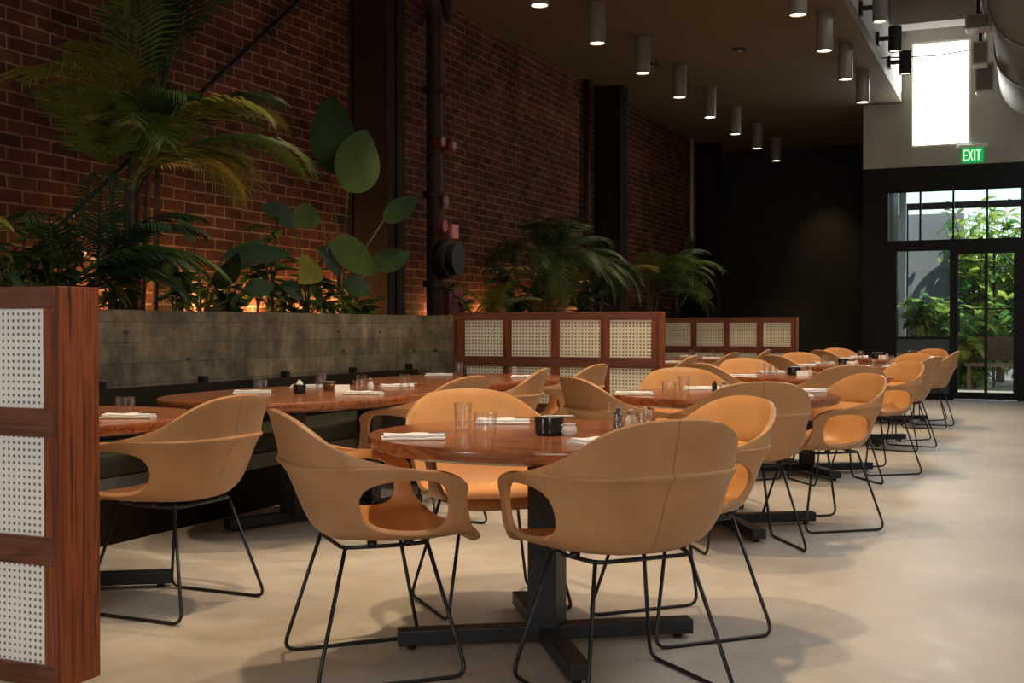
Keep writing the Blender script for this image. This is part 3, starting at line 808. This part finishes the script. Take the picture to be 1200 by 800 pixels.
put(nap, -4.02, 5.60, VIEW+R(10), 'white napkin at the left end of the long middle bench table', GN)
put(tumb, -4.08, 5.76, 0, 'tumbler behind the leftmost napkin on the long middle bench table', GG)
put(candle, -3.772, 5.701, 0, 'black candle holder with white candle toward the left of the long middle bench table')
put(nap, -4.08, 6.26, VIEW, 'white napkin on the wall side of the long middle bench table', GN)
put(tall, -3.90, 6.12, 0, 'glass behind the brown jar on the long middle bench table', GG)
put(jar, -3.785, 6.035, 0, 'brown sauce jar on the long middle bench table')
put(card, -3.635, 5.93, VIEW+R(20), 'pale folded card beside the brown jar on the long middle bench table')
put(tall, -3.53, 5.97, 0, 'glass between card and shaker on the long middle bench table', GG)
put(nap, -3.385, 5.75, VIEW+R(-12), 'white napkin on the aisle edge of the long middle bench table', GN)
put(shaker, -3.615, 6.219, 0, 'pale shaker on the long middle bench table')
put(tall, -3.37, 6.20, 0, 'glass at the right end of the long middle bench table', GG)
put(nap, -3.62, 6.55, VIEW+R(20), 'white napkin at the far end of the long middle bench table', GN)
put(nap, -4.16, 8.20, VIEW, 'white napkin on the wall side of the bench table in front of the middle partition', GN)
put(tall, -4.06, 8.34, 0, 'glass beside the wall-side napkin in front of the middle partition', GG)
put(mill, -3.98, 8.28, 0, 'dark mill on the bench table in front of the middle partition')
put(tumb, -3.572, 8.30, 0, 'tumbler on the aisle side of the bench table in front of the middle partition', GG)
put(nap, -3.42, 8.15, VIEW, 'white napkin on the aisle side of the bench table in front of the middle partition', GN)
T2 = 'second round table'
put(nap, -2.00, 6.31, VIEW, 'white napkin at the left rim of the second round table', GN)
put(tumb, -1.835, 6.44, 0, 'left tumbler of the pair on the second round table', GG)
put(tall, -1.765, 6.50, 0, 'right taller glass of the pair on the second round table', GG)
put(nap, -1.80, 7.01, VIEW+R(5), 'white napkin before the camera-facing chair on the second round table', GN)
put(mill, -1.628, 6.64, 0, 'small dark pepper mill on the second round table')
put(shaker, -1.575, 6.66, 0, 'small pale shaker beside the pepper mill on the second round table')
put(nap, -1.17, 6.98, VIEW+R(-5), 'white napkin by the aisle-side chair on the second round table', GN)
put(nap, -1.16, 6.45, VIEW+R(12), 'white napkin at the aisle rim of the second round table', GN)
for i in (2, 3, 4):
    x, y, o = TX, TY[i], ORD[i]
    for k, (dx, dy, rz) in enumerate(((-.42,-.40,0), (-.36,.42,10), (.42,.33,-8), (.40,-.34,12))):
        w = ('left rim', 'wall-side far rim', 'aisle-side far rim', 'aisle-side near rim')[k]
        put(nap, x+dx, y+dy, VIEW+R(rz), 'white napkin at the %s of the %s round table' % (w, o), GN)
    for k, (dx, dy, fn) in enumerate(((-.26,-.22,tall), (-.30,.18,tumb), (.26,.12,tall), (.20,-.24,tumb), (.34,.0,tall))):
        w = ('left tall glass', 'tumbler on the wall side', 'tall glass on the far side', 'tumbler on the near side', 'rightmost tall glass')[k]
        put(fn, x+dx, y+dy, 0, '%s of the %s round table' % (w, o), GG)
    put(card, x-.02, y-.10, VIEW, 'pale upright card at the centre of the %s round table' % o)
    put(shaker, x+.02, y-.0, 0, 'pale shaker behind the card on the %s round table' % o)
    put(pot, x-.12, y+.10, 0, 'black pot at the centre of the %s round table' % o)
for y, o in ((10.75, 'first'), (12.45, 'second'), (14.15, 'last')):
    for dx, dy, w in ((.35, -.25, 'near'), (-.1, .4, 'far')):
        put(nap, -3.80+dx, y+dy, VIEW, 'white napkin on the %s side of the %s bench table past the middle partition' % (w, o), GN)
    for dx, dy, w in ((.12, -.3, 'near'), (.25, .2, 'far')):
        put(tall, -3.80+dx, y+dy, 0, 'glass on the %s side of the %s bench table past the middle partition' % (w, o), GG)
    put(shaker, -3.80+.1, y+.0, 0, 'pale shaker on the %s bench table past the middle partition' % o)

# ------------------------------------------------------------------ ceiling fixtures
def down_proto():
    t = thing('cylinder_downlight', cat='ceiling light')
    m = MB(); m.lathe([(0,0),(.088,0),(.09,-.004),(.09,-.43),(.084,-.434),(.078,-.43),(.078,-.40),(0,-.40)], 28); m.build('housing', M['alu'], t, smooth='angle')
    m = MB(); m.lathe([(0,-.418),(.078,-.418),(.078,-.412),(0,-.412)], 24); m.build('lens', M['lens'], t)
    return t
down = maker(down_proto)
NTH = ['nearest', 'second', 'third', 'fourth', 'fifth', 'sixth', 'seventh', 'farthest']
GD = 'cylinder ceiling lights'
lefty = [10.55+1.65*k for k in range(8)]; righty = [11.87+1.655*k for k in range(4)]
for y, n in zip(lefty, NTH): down((-4.28, y, SOF), 0, '%s grey cylinder light of the row over the wall tables' % n, GD)
for y, n in zip(righty, ('nearest', 'second', 'third', 'farthest')): down((-2.09, y, SOF), 0, '%s grey cylinder light of the row near the soffit edge' % n, GD)
def spot(name, loc, target, energy, col, size, blend=.6, rad=.06):
    l = bpy.data.lights.new(name, 'SPOT'); l.energy = energy; l.color = col; l.spot_size = R(size); l.spot_blend = blend; l.shadow_soft_size = rad
    o = bpy.data.objects.new(name, l); COL.objects.link(o); o.location = loc
    d = Vector(target)-Vector(loc); o.rotation_euler = d.to_track_quat('-Z', 'Y').to_euler(); return o
def area(name, loc, target, sx, sy, energy, col):
    l = bpy.data.lights.new(name, 'AREA'); l.shape = 'RECTANGLE'; l.size = sx; l.size_y = sy; l.energy = energy; l.color = col
    o = bpy.data.objects.new(name, l); COL.objects.link(o); o.location = loc
    d = Vector(target)-Vector(loc); o.rotation_euler = d.to_track_quat('-Z', 'Y').to_euler(); return o
WARM = (1.0, .73, .45)
for y in [2.3, 3.95, 5.6, 7.25, 8.9] + lefty: spot('downlight_lamp', (-4.28, y, SOF-.44), (-4.28, y, 0), 130, WARM, 66)  # nearer ones assumed: row carried on out of view, lamps without housings
for y in [3.6, 5.25, 6.9, 8.55, 10.2] + righty: spot('downlight_lamp', (-2.09, y, SOF-.44), (-2.09, y, 0), 260, WARM, 70)  # likewise extended toward the camera with assumed lamps, no housings built
spot('wall_washer_lamp', (-3.6, 22.3, SOF-.3), (-3.55, 23.5, 2.3), 60, (1.0, .75, .32), 50, 1.0)
for (x, y), l in zip(((-3.35, 14.9), (-4.9, 11.0), (-4.6, 15.3)), ('dark round ceiling sprinkler between the two light rows', 'small ceiling sprinkler near the brick wall light row', 'small ceiling sprinkler beyond the first one by the wall')):
    t = thing('ceiling_sprinkler', (x, y, SOF), label=l, cat='sprinkler', group='ceiling sprinklers')
    m = MB(); m.lathe([(0,0),(.09,0),(.085,-.015),(0,-.016)], 18); m.build('cover_plate', M['dark_wall'], t, smooth='angle')
    m = MB(); m.lathe([(0,-.016),(.02,-.016),(.03,-.03),(0,-.05)], 12); m.build('nozzle', M['alu'], t, smooth=True)

# round duct under the high ceiling
dt = thing('round_duct', (.14, 0, 4.78), label='large round grey duct running under the high ceiling', cat='duct')
m = MB(); m.lathe([(0,8.0),(.56,8.0),(.56,17.4),(.565,17.41),(.565,19.3),(.55,19.35),(.48,19.45),(0,19.45)], 40, (0,0,0), 'y'); m.build('duct_shell', M['duct'], dt, smooth='angle')
for yy in (9.5, 12.0, 14.5, 17.0):
    m = MB(); m.lathe([(.56,yy),(.585,yy),(.585,yy+.05),(.56,yy+.05)], 40, (0,0,0), 'y'); m.build('band', M['duct'], dt, smooth='angle')
# rectangular track heads left of the duct
tk = thing('light_track', (-.56, 0, 4.98), label='grey light track hung left of the round duct', cat='track')
m = MB(); m.box(-.03, .03, 12.5, 17.5, -.02, .02); m.build('track_rail', M['track'], tk)
for yy in (13.0, 15.2, 17.4): m = MB(); m.tube([(0,yy,.02),(0,yy,.819)], .008, 8); m.build('hanger', M['track'], tk)
for i, (yy, z, w, h, l) in enumerate(((15.0, 4.66, .14, .085, 'wide box-shaped track light highest beside the duct'), (15.7, 4.44, .085, .14, 'pale box-shaped track light in the middle beside the duct'), (17.3, 4.45, .115, .19, 'lowest box-shaped track light beside the duct'))):
    t = thing('track_light', (-.56, yy, z), label=l, cat='track light', group='box track lights by the duct')
    m = MB(); m.box(-w, w, -.14, .14, -h, h); m.build('lamp_box', M['track'], t, bevel=.01)
    m = MB(); m.box(-.02, .02, -.02, .02, h, 4.96-z); m.build('stem', M['black_iron'], t)
    m = MB(); m.box(-w*.85, w*.85, -.145, -.14, -h*.85, h*.85); m.build('front_grille', M['duct'], t)
m = MB(); m.tube([(XS, 16.6, 4.70), (-1.15, 16.6, 4.67), (-.56, 16.6, 4.72), (-.56, 16.6, 4.96)], .008, 6)
tag(m.build('support_cable', M['black_iron']), 'thin dark cable stretched in front of the bright tall window', 'cable')
# small cylinder spots along the fascia
for (yy, z, l, mt) in ((14.4, 4.80, 'pale cylinder spotlight nearest along the fascia edge', 'duct'), (16.1, 4.82, 'dark cylinder spotlight in the middle along the fascia', 'black_iron'), (17.5, 4.80, 'dark cylinder spotlight farthest along the fascia by the bright window', 'black_iron')):
    t = thing('fascia_spotlight', (-1.60, yy, z), label=l, cat='spotlight', group='fascia spotlights')
    m = MB(); m.lathe([(0,.16),(.078,.16),(.083,.15),(.083,-.15),(.075,-.16),(.07,-.13),(0,-.13)], 24); m.build('can', M[mt], t, smooth='angle')
    m = MB(); m.lathe([(0,-.142),(.07,-.142),(.07,-.135),(0,-.135)], 20); m.build('lens', M['lens'], t)
    m = MB(); m.tube([(-.08,0,.02),(-.23,0,.02)], .03, 10); m.box(-.229, -.19, -.06, .06, -.06, .10); m.build('bracket', M['black_iron'], t)

# ------------------------------------------------------------------ plants
def clear_wall(mb, ox):
    lim = XL + .04 - ox
    mb.v = [(max(x, lim + random.uniform(0, .03)) if x < lim else x, y, z) for x, y, z in mb.v]
def frond_mesh(mb, base, az, elev, length, droop, nl=26, ll=.34, lw=.022, hang=.5, seg=16, start=.25, mi=0, rr=.011):
    """Feather frond: arching rachis with leaflets both sides."""
    p = Vector(base); e = elev; pts = [p.copy()]; dirs = []
    for i in range(seg):
        d = Vector((math.cos(az)*math.cos(e), math.sin(az)*math.cos(e), math.sin(e))); dirs.append(d)
        p = p + d*length/seg; pts.append(p.copy()); e -= droop/seg*(.4+1.2*i/seg)
    mb.tube(pts, [rr, rr*.25], 5)
    side = Vector((-math.sin(az), math.cos(az), 0))
    for j in range(nl):
        s = start + (1-start)*j/(nl-1); k = min(seg-1, int(s*seg)); fr = s*seg-k
        b = pts[k].lerp(pts[k+1], min(1, fr)); d = dirs[k]
        L = ll*(.45+.75*math.sin(PI*min(1, (.18+.8*(s-start)/(1-start)))))*random.uniform(.85, 1.1)
        for sd in (1, -1):
            ld = (side*sd*(.85-.35*s) + d*(.55+.3*s)).normalized()
            w = d*lw*.5*random.uniform(.8, 1.2)
            m1 = b + ld*L*.5 + Vector((0,0,-hang*L*.16)); m2 = b + ld*L*.92 + Vector((0,0,-hang*L*.62))
            mb.add([b-w*.5, b+w*.5, m1+w, m1-w, m2], [(0,1,2,3),(3,2,4)], mi)
def blade_mesh(mb, base, d, up, L, W, fold=.25, curve=.3, n=10, split=0, mi=0):
    """Broad leaf from base along d; up is the leaf's upper side."""
    d = d.normalized(); side = d.cross(up).normalized(); up = side.cross(d).normalized()
    vs, fs = [], []
    for i in range(n+1):
        t = i/n; w = W*.5*(math.sin(PI*min(1, t**.78*.97+.03)))**.75 if i < n else 0.002
        if split and 1 < i < n-1: w *= 1-split*(i % 2)
        c = Vector(base) + d*L*t - up*curve*L*t*t
        for j in (-1, -.5, 0, .5, 1): vs.append(c + side*w*j + up*fold*w*abs(j))
    for i in range(n):
        for j in range(4): fs.append((i*5+j, i*5+j+1, (i+1)*5+j+1, (i+1)*5+j))
    mb.add(vs, fs, mi)
GP = 'plants in the concrete planter'
ZS = 1.10
def palm(x, y, label, h, n, fl, elev=(.5, 1.25), droop=1.5, mats=('leaf_dark','leaf_mid'), ll=.36, azs=None, ncane=3, nl=26):
    t = thing('palm_plant', (x, y, ZS), label=label, cat='plant', group=GP)
    tops = []
    for k in range(ncane):
        a = 2*PI*k/ncane+random.random(); bx, by = .05*math.cos(a), .07*math.sin(a)
        hh = h*random.uniform(.75, 1.0) if k else h
        top = Vector((bx*1.6, by*2.2, hh)); tops.append(top)
        m = MB(); m.tube([(bx,by,-.03), (bx*1.3, by*1.5, hh*.5), top], [.024, .016], 8); m.build('cane_stem', M['bark'], t, smooth=True)
    for k in range(n):
        az = azs[k] if azs and k < len(azs) else random.uniform(-PI, PI)
        b = tops[k % ncane]; e = random.uniform(*elev)
        L = fl*random.uniform(.8, 1.1)
        # keep fronds off the brick wall behind
        reach = math.cos(az)*L*.8
        if x + reach < XL+.05: az = PI-az if abs(az) > PI/2 else az
        m = MB(); frond_mesh(m, b, az, e, L, droop*random.uniform(.8, 1.2), nl=nl, ll=ll)
        clear_wall(m, x); m.build('frond', M[mats[k % len(mats)]], t)
    return t
def broadleaf(x, y, label, leaves, mats=('leaf_dark','leaf_mid'), name='broadleaf_plant'):
    """leaves: (tip of petiole dx,dy,dz, blade dir az, blade elev, length, width, mat)"""
    t = thing(name, (x, y, ZS), label=label, cat='plant', group=GP)
    for dx, dy, dz, az, el, L, W, mt in leaves:
        tip = Vector((dx, dy, dz)); d = Vector((math.cos(az)*math.cos(el), math.sin(az)*math.cos(el), math.sin(el)))
        up = Vector((.85, -.5, .25))
        m = MB(); m.tube([(random.uniform(-.04,.04), random.uniform(-.04,.04), -.03), (dx*.25, dy*.25, dz*.55), tip], [.014, .007], 6, mi=1)
        blade_mesh(m, tip, d, up, L, W, fold=.12, curve=.12, n=14)
        clear_wall(m, x); m.build('leaf', [M[mt], M['stem']], t, smooth=True)
    return t
def shrub(x, y, label, h, spread, nst, mats, leafL=.16, leafW=.07, per=9, name='leafy_shrub', xs=.5, lo=.3):
    t = thing(name, (x, y, ZS), label=label, cat='plant', group=GP)
    for k in range(nst):
        a = random.uniform(-PI, PI); r = spread*random.uniform(.3, 1)
        hh = h*random.uniform(.55, 1.0)
        tip = Vector((r*math.cos(a)*xs, r*math.sin(a), hh)); mid = Vector((tip.x*.35, tip.y*.35, hh*.6))
        st = Vector((random.uniform(-.08,.08), random.uniform(-.12,.12), -.03))
        m = MB(); m.tube([st, mid, tip], [.010, .004], 5, mi=1)
        for j in range(per):
            s = lo+(1-lo)*j/(per-1); b = mid.lerp(tip, (s-.6)/.4) if s > .6 else st.lerp(mid, s/.6)
            az = random.uniform(-PI, PI); el = random.uniform(-.5, .7)
            d = Vector((math.cos(az)*math.cos(el), math.sin(az)*math.cos(el), math.sin(el)))
            blade_mesh(m, b, d, Vector((.3, -.3, 1)), leafL*random.uniform(.7, 1.2), leafW*random.uniform(.7, 1.2), fold=.15, curve=.35, n=5)
        clear_wall(m, x); m.build('leafy_stem', [M[mats[k % len(mats)]], M['stem']], t, smooth=True)
    return t
XB = -5.42
random.seed(21)
shrub(XB, 5.20, 'low leafy plant above the near partition, at the photo edge', .65, .55, 9, ('leaf_dark','leaf_olive','leaf_teal'), .2, .05, 12)
palm(XB, 5.75, 'bushy bluish-green palm rising above the nearest partition', .35, 16, .85, (.3, 1.3), 1.4, ('leaf_teal','leaf_dark','leaf_mid'), .26, ncane=4, nl=22)
palm(XB, 6.22, 'tall palm with yellow-green fronds against the brick wall', 1.05, 14, 1.25, (.7, 1.45), 1.8, ('leaf_mid','leaf_olive','leaf_dark'), .42, azs=[.9, -1.3, 1.6, -2.0, .2, 1.2, -.9, 2.0, -.3, 1.5, -1.5, .6, -.6, 1.1], ncane=5, nl=36)
palm(-5.5, 6.45, 'slender dark palm whose upright fronds pass the top edge', 1.55, 6, 1.7, (1.15, 1.45), .75, ('leaf_dark','leaf_dark','leaf_mid'), .38, azs=[1.5, 1.1, -1.4, .6, 1.7, -.8], ncane=2, nl=30)
palm(-5.45, 4.85, 'very tall palm left of frame with yellow frond tips drooping in', 2.35, 7, 1.35, (.5, 1.2), 2.0, ('leaf_olive','leaf_mid','leaf_dark'), .42, azs=[1.2, 1.55, .8, -1.5, .3, 1.8, 1.4], ncane=1, nl=30)
broadleaf(XB, 6.95, 'dark broad-leaved plant with a long drooping leaf', [
    (.18, .02, .52, .9, .1, .52, .15, 'leaf_dark'), (.10, -.35, .35, -1.6, .3, .42, .17, 'leaf_dark'), (.15, .30, .28, 1.5, .2, .40, .15, 'leaf_dark'), (.1, .05, .30, -.5, .5, .40, .18, 'leaf_dark'), (.12, .2, .45, 1.2, .7, .36, .16, 'leaf_dark'), (.05, -.15, .62, -1.2, .5, .36, .13, 'leaf_mid')])
shrub(XB, 7.20, 'dense dark shrub low in the planter beside the broad leaves', .42, .45, 10, ('leaf_dark','leaf_dark','leaf_mid'), .17, .08, 10)
shrub(XB, 7.75, 'upright thin-stemmed shrub left of the big-leaved plant', .85, .35, 7, ('leaf_dark','leaf_mid'), .19, .075, 8, lo=.45)
broadleaf(XB, 8.28, 'philodendron with yellow-green leaves below the big upright leaves', [
    (.12, -.05, .55, -1.2, -.4, .42, .25, 'leaf_olive'), (.15, .15, .72, .9, -.5, .50, .30, 'leaf_mid'), (.1, -.3, .85, -1.5, .2, .44, .2, 'leaf_dark'), (.15, .35, .35, 1.4, .1, .40, .2, 'leaf_dark'), (.1, -.2, .28, -1.4, .2, .34, .16, 'leaf_dark')])
broadleaf(XB, 8.85, 'tall plant with two big paddle leaves beside the steel column', [
    (.02, -.22, 1.31, 1.75, 1.35, .74, .44, 'leaf_dark'), (.20, -.24, 1.15, 1.25, 1.15, .62, .42, 'leaf_mid'), (.25, .28, .95, 1.3, .5, .55, .2, 'leaf_dark'), (.1, -.55, .95, -1.5, -.25, .40, .22, 'leaf_mid'), (.15, .25, .55, 1.2, .3, .5, .22, 'leaf_dark'), (.1, -.2, .5, -1.4, .4, .42, .2, 'leaf_dark')], name='paddle_leaf_plant')
shrub(XB, 9.15, 'low round-leaved plant at the foot of the steel column', .35, .4, 8, ('leaf_mid','leaf_dark'), .16, .11, 8)
shrub(XB, 8.05, 'small fern glowing over the amber uplight', .4, .4, 9, ('leaf_dark','leaf_olive'), .15, .05, 10)
palm(XB, 11.7, 'small spiky plant behind the middle partition beside the red riser', .15, 9, .55, (.6, 1.3), .9, ('leaf_olive','leaf_mid'), .16, ncane=2, nl=14)
palm(XB, 13.4, 'large drooping fan palm rising above the middle partition', .70, 22, 1.25, (.45, 1.35), 2.1, ('leaf_dark','leaf_dark','leaf_mid','leaf_dark'), .42, ncane=4, nl=32)
shrub(XB, 12.6, 'dark shrub left of the large drooping palm', .75, .5, 9, ('leaf_dark',), .2, .09, 10)
shrub(XB, 14.9, 'dark shrub right of the large drooping palm', .7, .5, 9, ('leaf_dark','leaf_mid'), .2, .09, 10)
palm(XB, 15.4, 'slim yellow-green palm in front of the middle steel column', .4, 8, .9, (.8, 1.35), 1.5, ('leaf_olive','leaf_dark'), .28, ncane=3, nl=20)
palm(XB, 18.05, 'dark spreading palm beyond the middle steel column', .6, 14, 1.25, (.5, 1.3), 1.9, ('leaf_dark','leaf_mid'), .38, ncane=3, nl=24)
broadleaf(XB, 19.4, 'far broad-leaved plant with one glossy leaf catching light', [
    (.25, .1, .65, 1.2, -.1, .75, .28, 'leaf_mid'), (.1, -.2, 1.0, .9, .9, .6, .22, 'leaf_dark'), (.1, .3, 1.1, 1.4, 1.1, .6, .22, 'leaf_mid'), (.1, -.3, .5, -1.4, .3, .55, .25, 'leaf_dark')])
shrub(XB, 20.6, 'last dark shrub in the planter before the dark wall', 1.0, .6, 12, ('leaf_dark',), .24, .1, 10)
shrub(XB, 5.55, 'feathery green plant spilling over behind the partition top', .75, .45, 12, ('leaf_teal','leaf_mid','leaf_dark'), .20, .045, 14, lo=.2)
shrub(-5.35, 6.02, 'bushy dark fern between the partition post and the tall palm', .62, .35, 9, ('leaf_dark','leaf_teal','leaf_olive'), .19, .05, 12, lo=.4)
shrub(-5.35, 6.62, 'leafy green fern right of the tall palm stems', .55, .32, 7, ('leaf_mid','leaf_dark'), .18, .055, 10, lo=.45)
shrub(-5.40, 8.55, 'dark leafy fern beneath the two big paddle leaves', .55, .36, 7, ('leaf_dark','leaf_mid'), .19, .07, 9, lo=.45)
shrub(-5.45, 11.2, 'dark fern behind the middle partition under the valve', .42, .35, 8, ('leaf_dark',), .17, .05, 11, lo=.25)
# amber uplights in the soil
UP = [3.9, 5.15, 6.15, 6.65, 7.4, 8.1, 8.7, 9.25, 11.2, 12.4, 13.6, 15.6, 17.2]
for k, y in enumerate(UP):
    t = thing('amber_uplight', (-5.70, y, ZS+.005), label='small amber uplight in the planter soil at the foot of the brick wall', cat='uplight', group='amber planter uplights')
    m = MB(); m.lathe([(0,-.02),(.03,-.02),(.035,.03),(.03,.035),(.027,.028),(0,.028)], 12); m.build('lamp_body', M['black_iron'], t, smooth='angle')
    m = MB(); m.lathe([(0,.0285),(.026,.0285),(.026,.030),(0,.030)], 12); m.build('lens', M['uplight'], t)
    l = bpy.data.lights.new('uplight_lamp', 'POINT'); l.energy = 13.0 if y < 10 else 6.0; l.color = (1.0, .50, .18); l.shadow_soft_size = .03
    o = bpy.data.objects.new('uplight_lamp', l); COL.objects.link(o); o.location = (-5.69, y, ZS+.17)

# ------------------------------------------------------------------ patio outside the door
box_struct('patio_ground', -8, 8, YF+.3, 34, -.14, -.02, M['patio'])
box_struct('patio_wall', -4.0, -1.2, 25.5, 25.7, -.02, 3.4, M['patio_wall'])
box_struct('patio_wall_rear', -1.2, 6.0, 29.0, 29.2, -.02, 2.6, M['patio_wall'])
m = MB(); m.box(-2.2, -1.15, 21.2, 21.9, -.02, .92)
tag(m.build('patio_planter', M['patio_planter']), 'slate grey planter box outside the side window', 'planter')
m = MB(); m.box(-2.2, 3.0, 21.3, 22.6, 3.75, 3.90)
for x in (-2.15, 1.4): m.box(x, x+.12, 22.45, 22.57, -.02, 3.75)
tag(m.build('patio_canopy', M['white_paint']), 'pale canopy roof over the patio outside', 'canopy')
for x in (-1.7, -.9, 0.0): 
    m = MB(); m.box(x, x+.1, 21.2, 22.7, 3.58, 3.75); tag(m.build('canopy_beam', M['black_steel']), 'dark beam under the pale patio canopy', 'beam', 'beams under the patio canopy')
m = MB(); m.box(-2.2, 4.0, 23.4, 23.5, 3.30, 3.42); m.box(3.8, 3.95, 23.4, 23.5, -.02, 3.30); m.box(-2.2, -2.08, 23.4, 23.5, -.02, 3.30)
tag(m.build('pergola_beam', M['black_steel']), 'dark horizontal pergola beam beyond the transom panes', 'beam')
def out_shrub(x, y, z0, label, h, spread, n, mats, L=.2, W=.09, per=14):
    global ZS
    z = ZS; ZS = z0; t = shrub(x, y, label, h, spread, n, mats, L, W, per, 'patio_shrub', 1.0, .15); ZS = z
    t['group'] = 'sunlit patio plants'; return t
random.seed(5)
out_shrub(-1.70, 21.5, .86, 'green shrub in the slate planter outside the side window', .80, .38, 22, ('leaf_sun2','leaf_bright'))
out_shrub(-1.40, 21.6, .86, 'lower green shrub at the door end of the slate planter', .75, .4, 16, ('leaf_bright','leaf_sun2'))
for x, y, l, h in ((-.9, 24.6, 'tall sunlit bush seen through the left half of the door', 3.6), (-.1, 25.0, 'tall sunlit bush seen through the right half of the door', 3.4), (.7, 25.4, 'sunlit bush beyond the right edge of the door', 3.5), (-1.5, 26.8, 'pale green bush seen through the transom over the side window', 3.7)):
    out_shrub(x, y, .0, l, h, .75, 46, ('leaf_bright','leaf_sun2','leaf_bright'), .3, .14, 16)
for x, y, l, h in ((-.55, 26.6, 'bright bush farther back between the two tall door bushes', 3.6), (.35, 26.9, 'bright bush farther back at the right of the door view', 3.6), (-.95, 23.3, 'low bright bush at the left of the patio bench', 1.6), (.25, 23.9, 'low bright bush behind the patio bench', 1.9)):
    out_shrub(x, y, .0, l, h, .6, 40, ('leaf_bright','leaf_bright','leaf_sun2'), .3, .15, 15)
pb = thing('patio_bench', (-.30, 22.9, 0), label='brown wooden bench on the patio beyond the glass door', cat='bench')
m = MB(); m.box(-.75, .75, -.22, .22, .42, .48); m.build('seat', M['patio_wood'], pb, bevel=.005)
m = MB(); m.box(-.75, .75, .18, .24, .52, .95); m.build('backrest', M['patio_wood'], pb, bevel=.005)
for sx in (-.68, .68):
    for sy in (-.18, .2):
        m = MB(); m.box(sx-.03, sx+.03, sy-.03, sy+.03, -.02, .42 if sy < 0 else .95); m.build('leg', M['patio_wood'], pb)
tl = thing('patio_trellis', (-.05, 24.0, 0), label='dark cross-braced steel frame before the bushes outside', cat='trellis')
m = MB()
m.tube([(-.55,0,-.02),(-.55,0,2.6)], .025, 6); m.tube([(.75,0,-.02),(.75,0,2.6)], .025, 6); m.tube([(-.55,0,2.6),(.75,0,1.3)], .02, 6); m.tube([(-.55,0,1.3),(.75,0,2.6)], .02, 6)
m.tube([(-.55,0,1.3),(.75,0,.3)], .02, 6); m.tube([(-.55,0,.3),(.75,0,1.3)], .02, 6); m.tube([(-.55,0,1.32),(.75,0,1.32)], .035, 6)
m.build('steel_frame', M['black_steel'], tl)

# ------------------------------------------------------------------ daylight and lamps
W = bpy.data.worlds.new('sky'); SC.world = W; W.use_nodes = True
nt = W.node_tree; nt.nodes.clear()
o = nt.nodes.new('ShaderNodeOutputWorld'); b = nd(nt, 'ShaderNodeBackground', Strength=.34)
sky = nt.nodes.new('ShaderNodeTexSky'); sky.sky_type = 'NISHITA'; sky.sun_disc = False; sky.sun_elevation = R(50); sky.sun_rotation = R(60)
lk(nt, sky, 'Color', b, 'Color'); lk(nt, b, 'Background', o, 'Surface')
sun = bpy.data.lights.new('sun', 'SUN'); sun.energy = 7.0; sun.angle = R(1); sun.color = (1, .95, .85)
so = bpy.data.objects.new('sun', sun); COL.objects.link(so); so.location = (10, 24, 12)
so.rotation_euler = Vector((-.6, .32, -.9)).to_track_quat('-Z', 'Y').to_euler()
area('assumed_skylight_lamp', (1.6, 9.0, HI-.05), (1.6, 9.0, 0), 2.6, 14.0, 330, (1.0, .98, .95))  # assumed overhead daylight on the right, unseen; ceiling has no opening
area('assumed_rear_fill', (1.2, YN+.1, 2.7), (-1.2, 6.0, .7), 3.4, 1.8, 165, (1.0, .91, .79))  # assumed fill on the chair backs, unseen; wall behind has no window
area('rear_side_fill', (-4.95, YN+.1, 1.8), (-3.7, 2.8, .7), 1.2, 1.6, 70, (.94, .97, 1.0))  # unseen fill light added to brighten the nearest cane panels
area('clerestory_lamp', (-1.265, YF-.06, 4.7), (-1.265, 0, 3.6), .85, 1.6, 60, (1, 1, .94))

# ------------------------------------------------------------------ camera
cam = bpy.data.cameras.new('camera'); cam.sensor_width = 36; cam.lens = 42.0; cam.clip_end = 200
co = bpy.data.objects.new('camera', cam); COL.objects.link(co)
co.location = (0, 0, 1.12); co.rotation_euler = (R(90-.695), 0, R(23.4))
SC.camera = co
SC.view_settings.view_transform = 'Standard'; SC.view_settings.look = 'None'
SC.view_settings.exposure = 0.0
SC.cycles.use_denoising = True
SC.cycles.max_bounces = 8; SC.cycles.transparent_max_bounces = 16
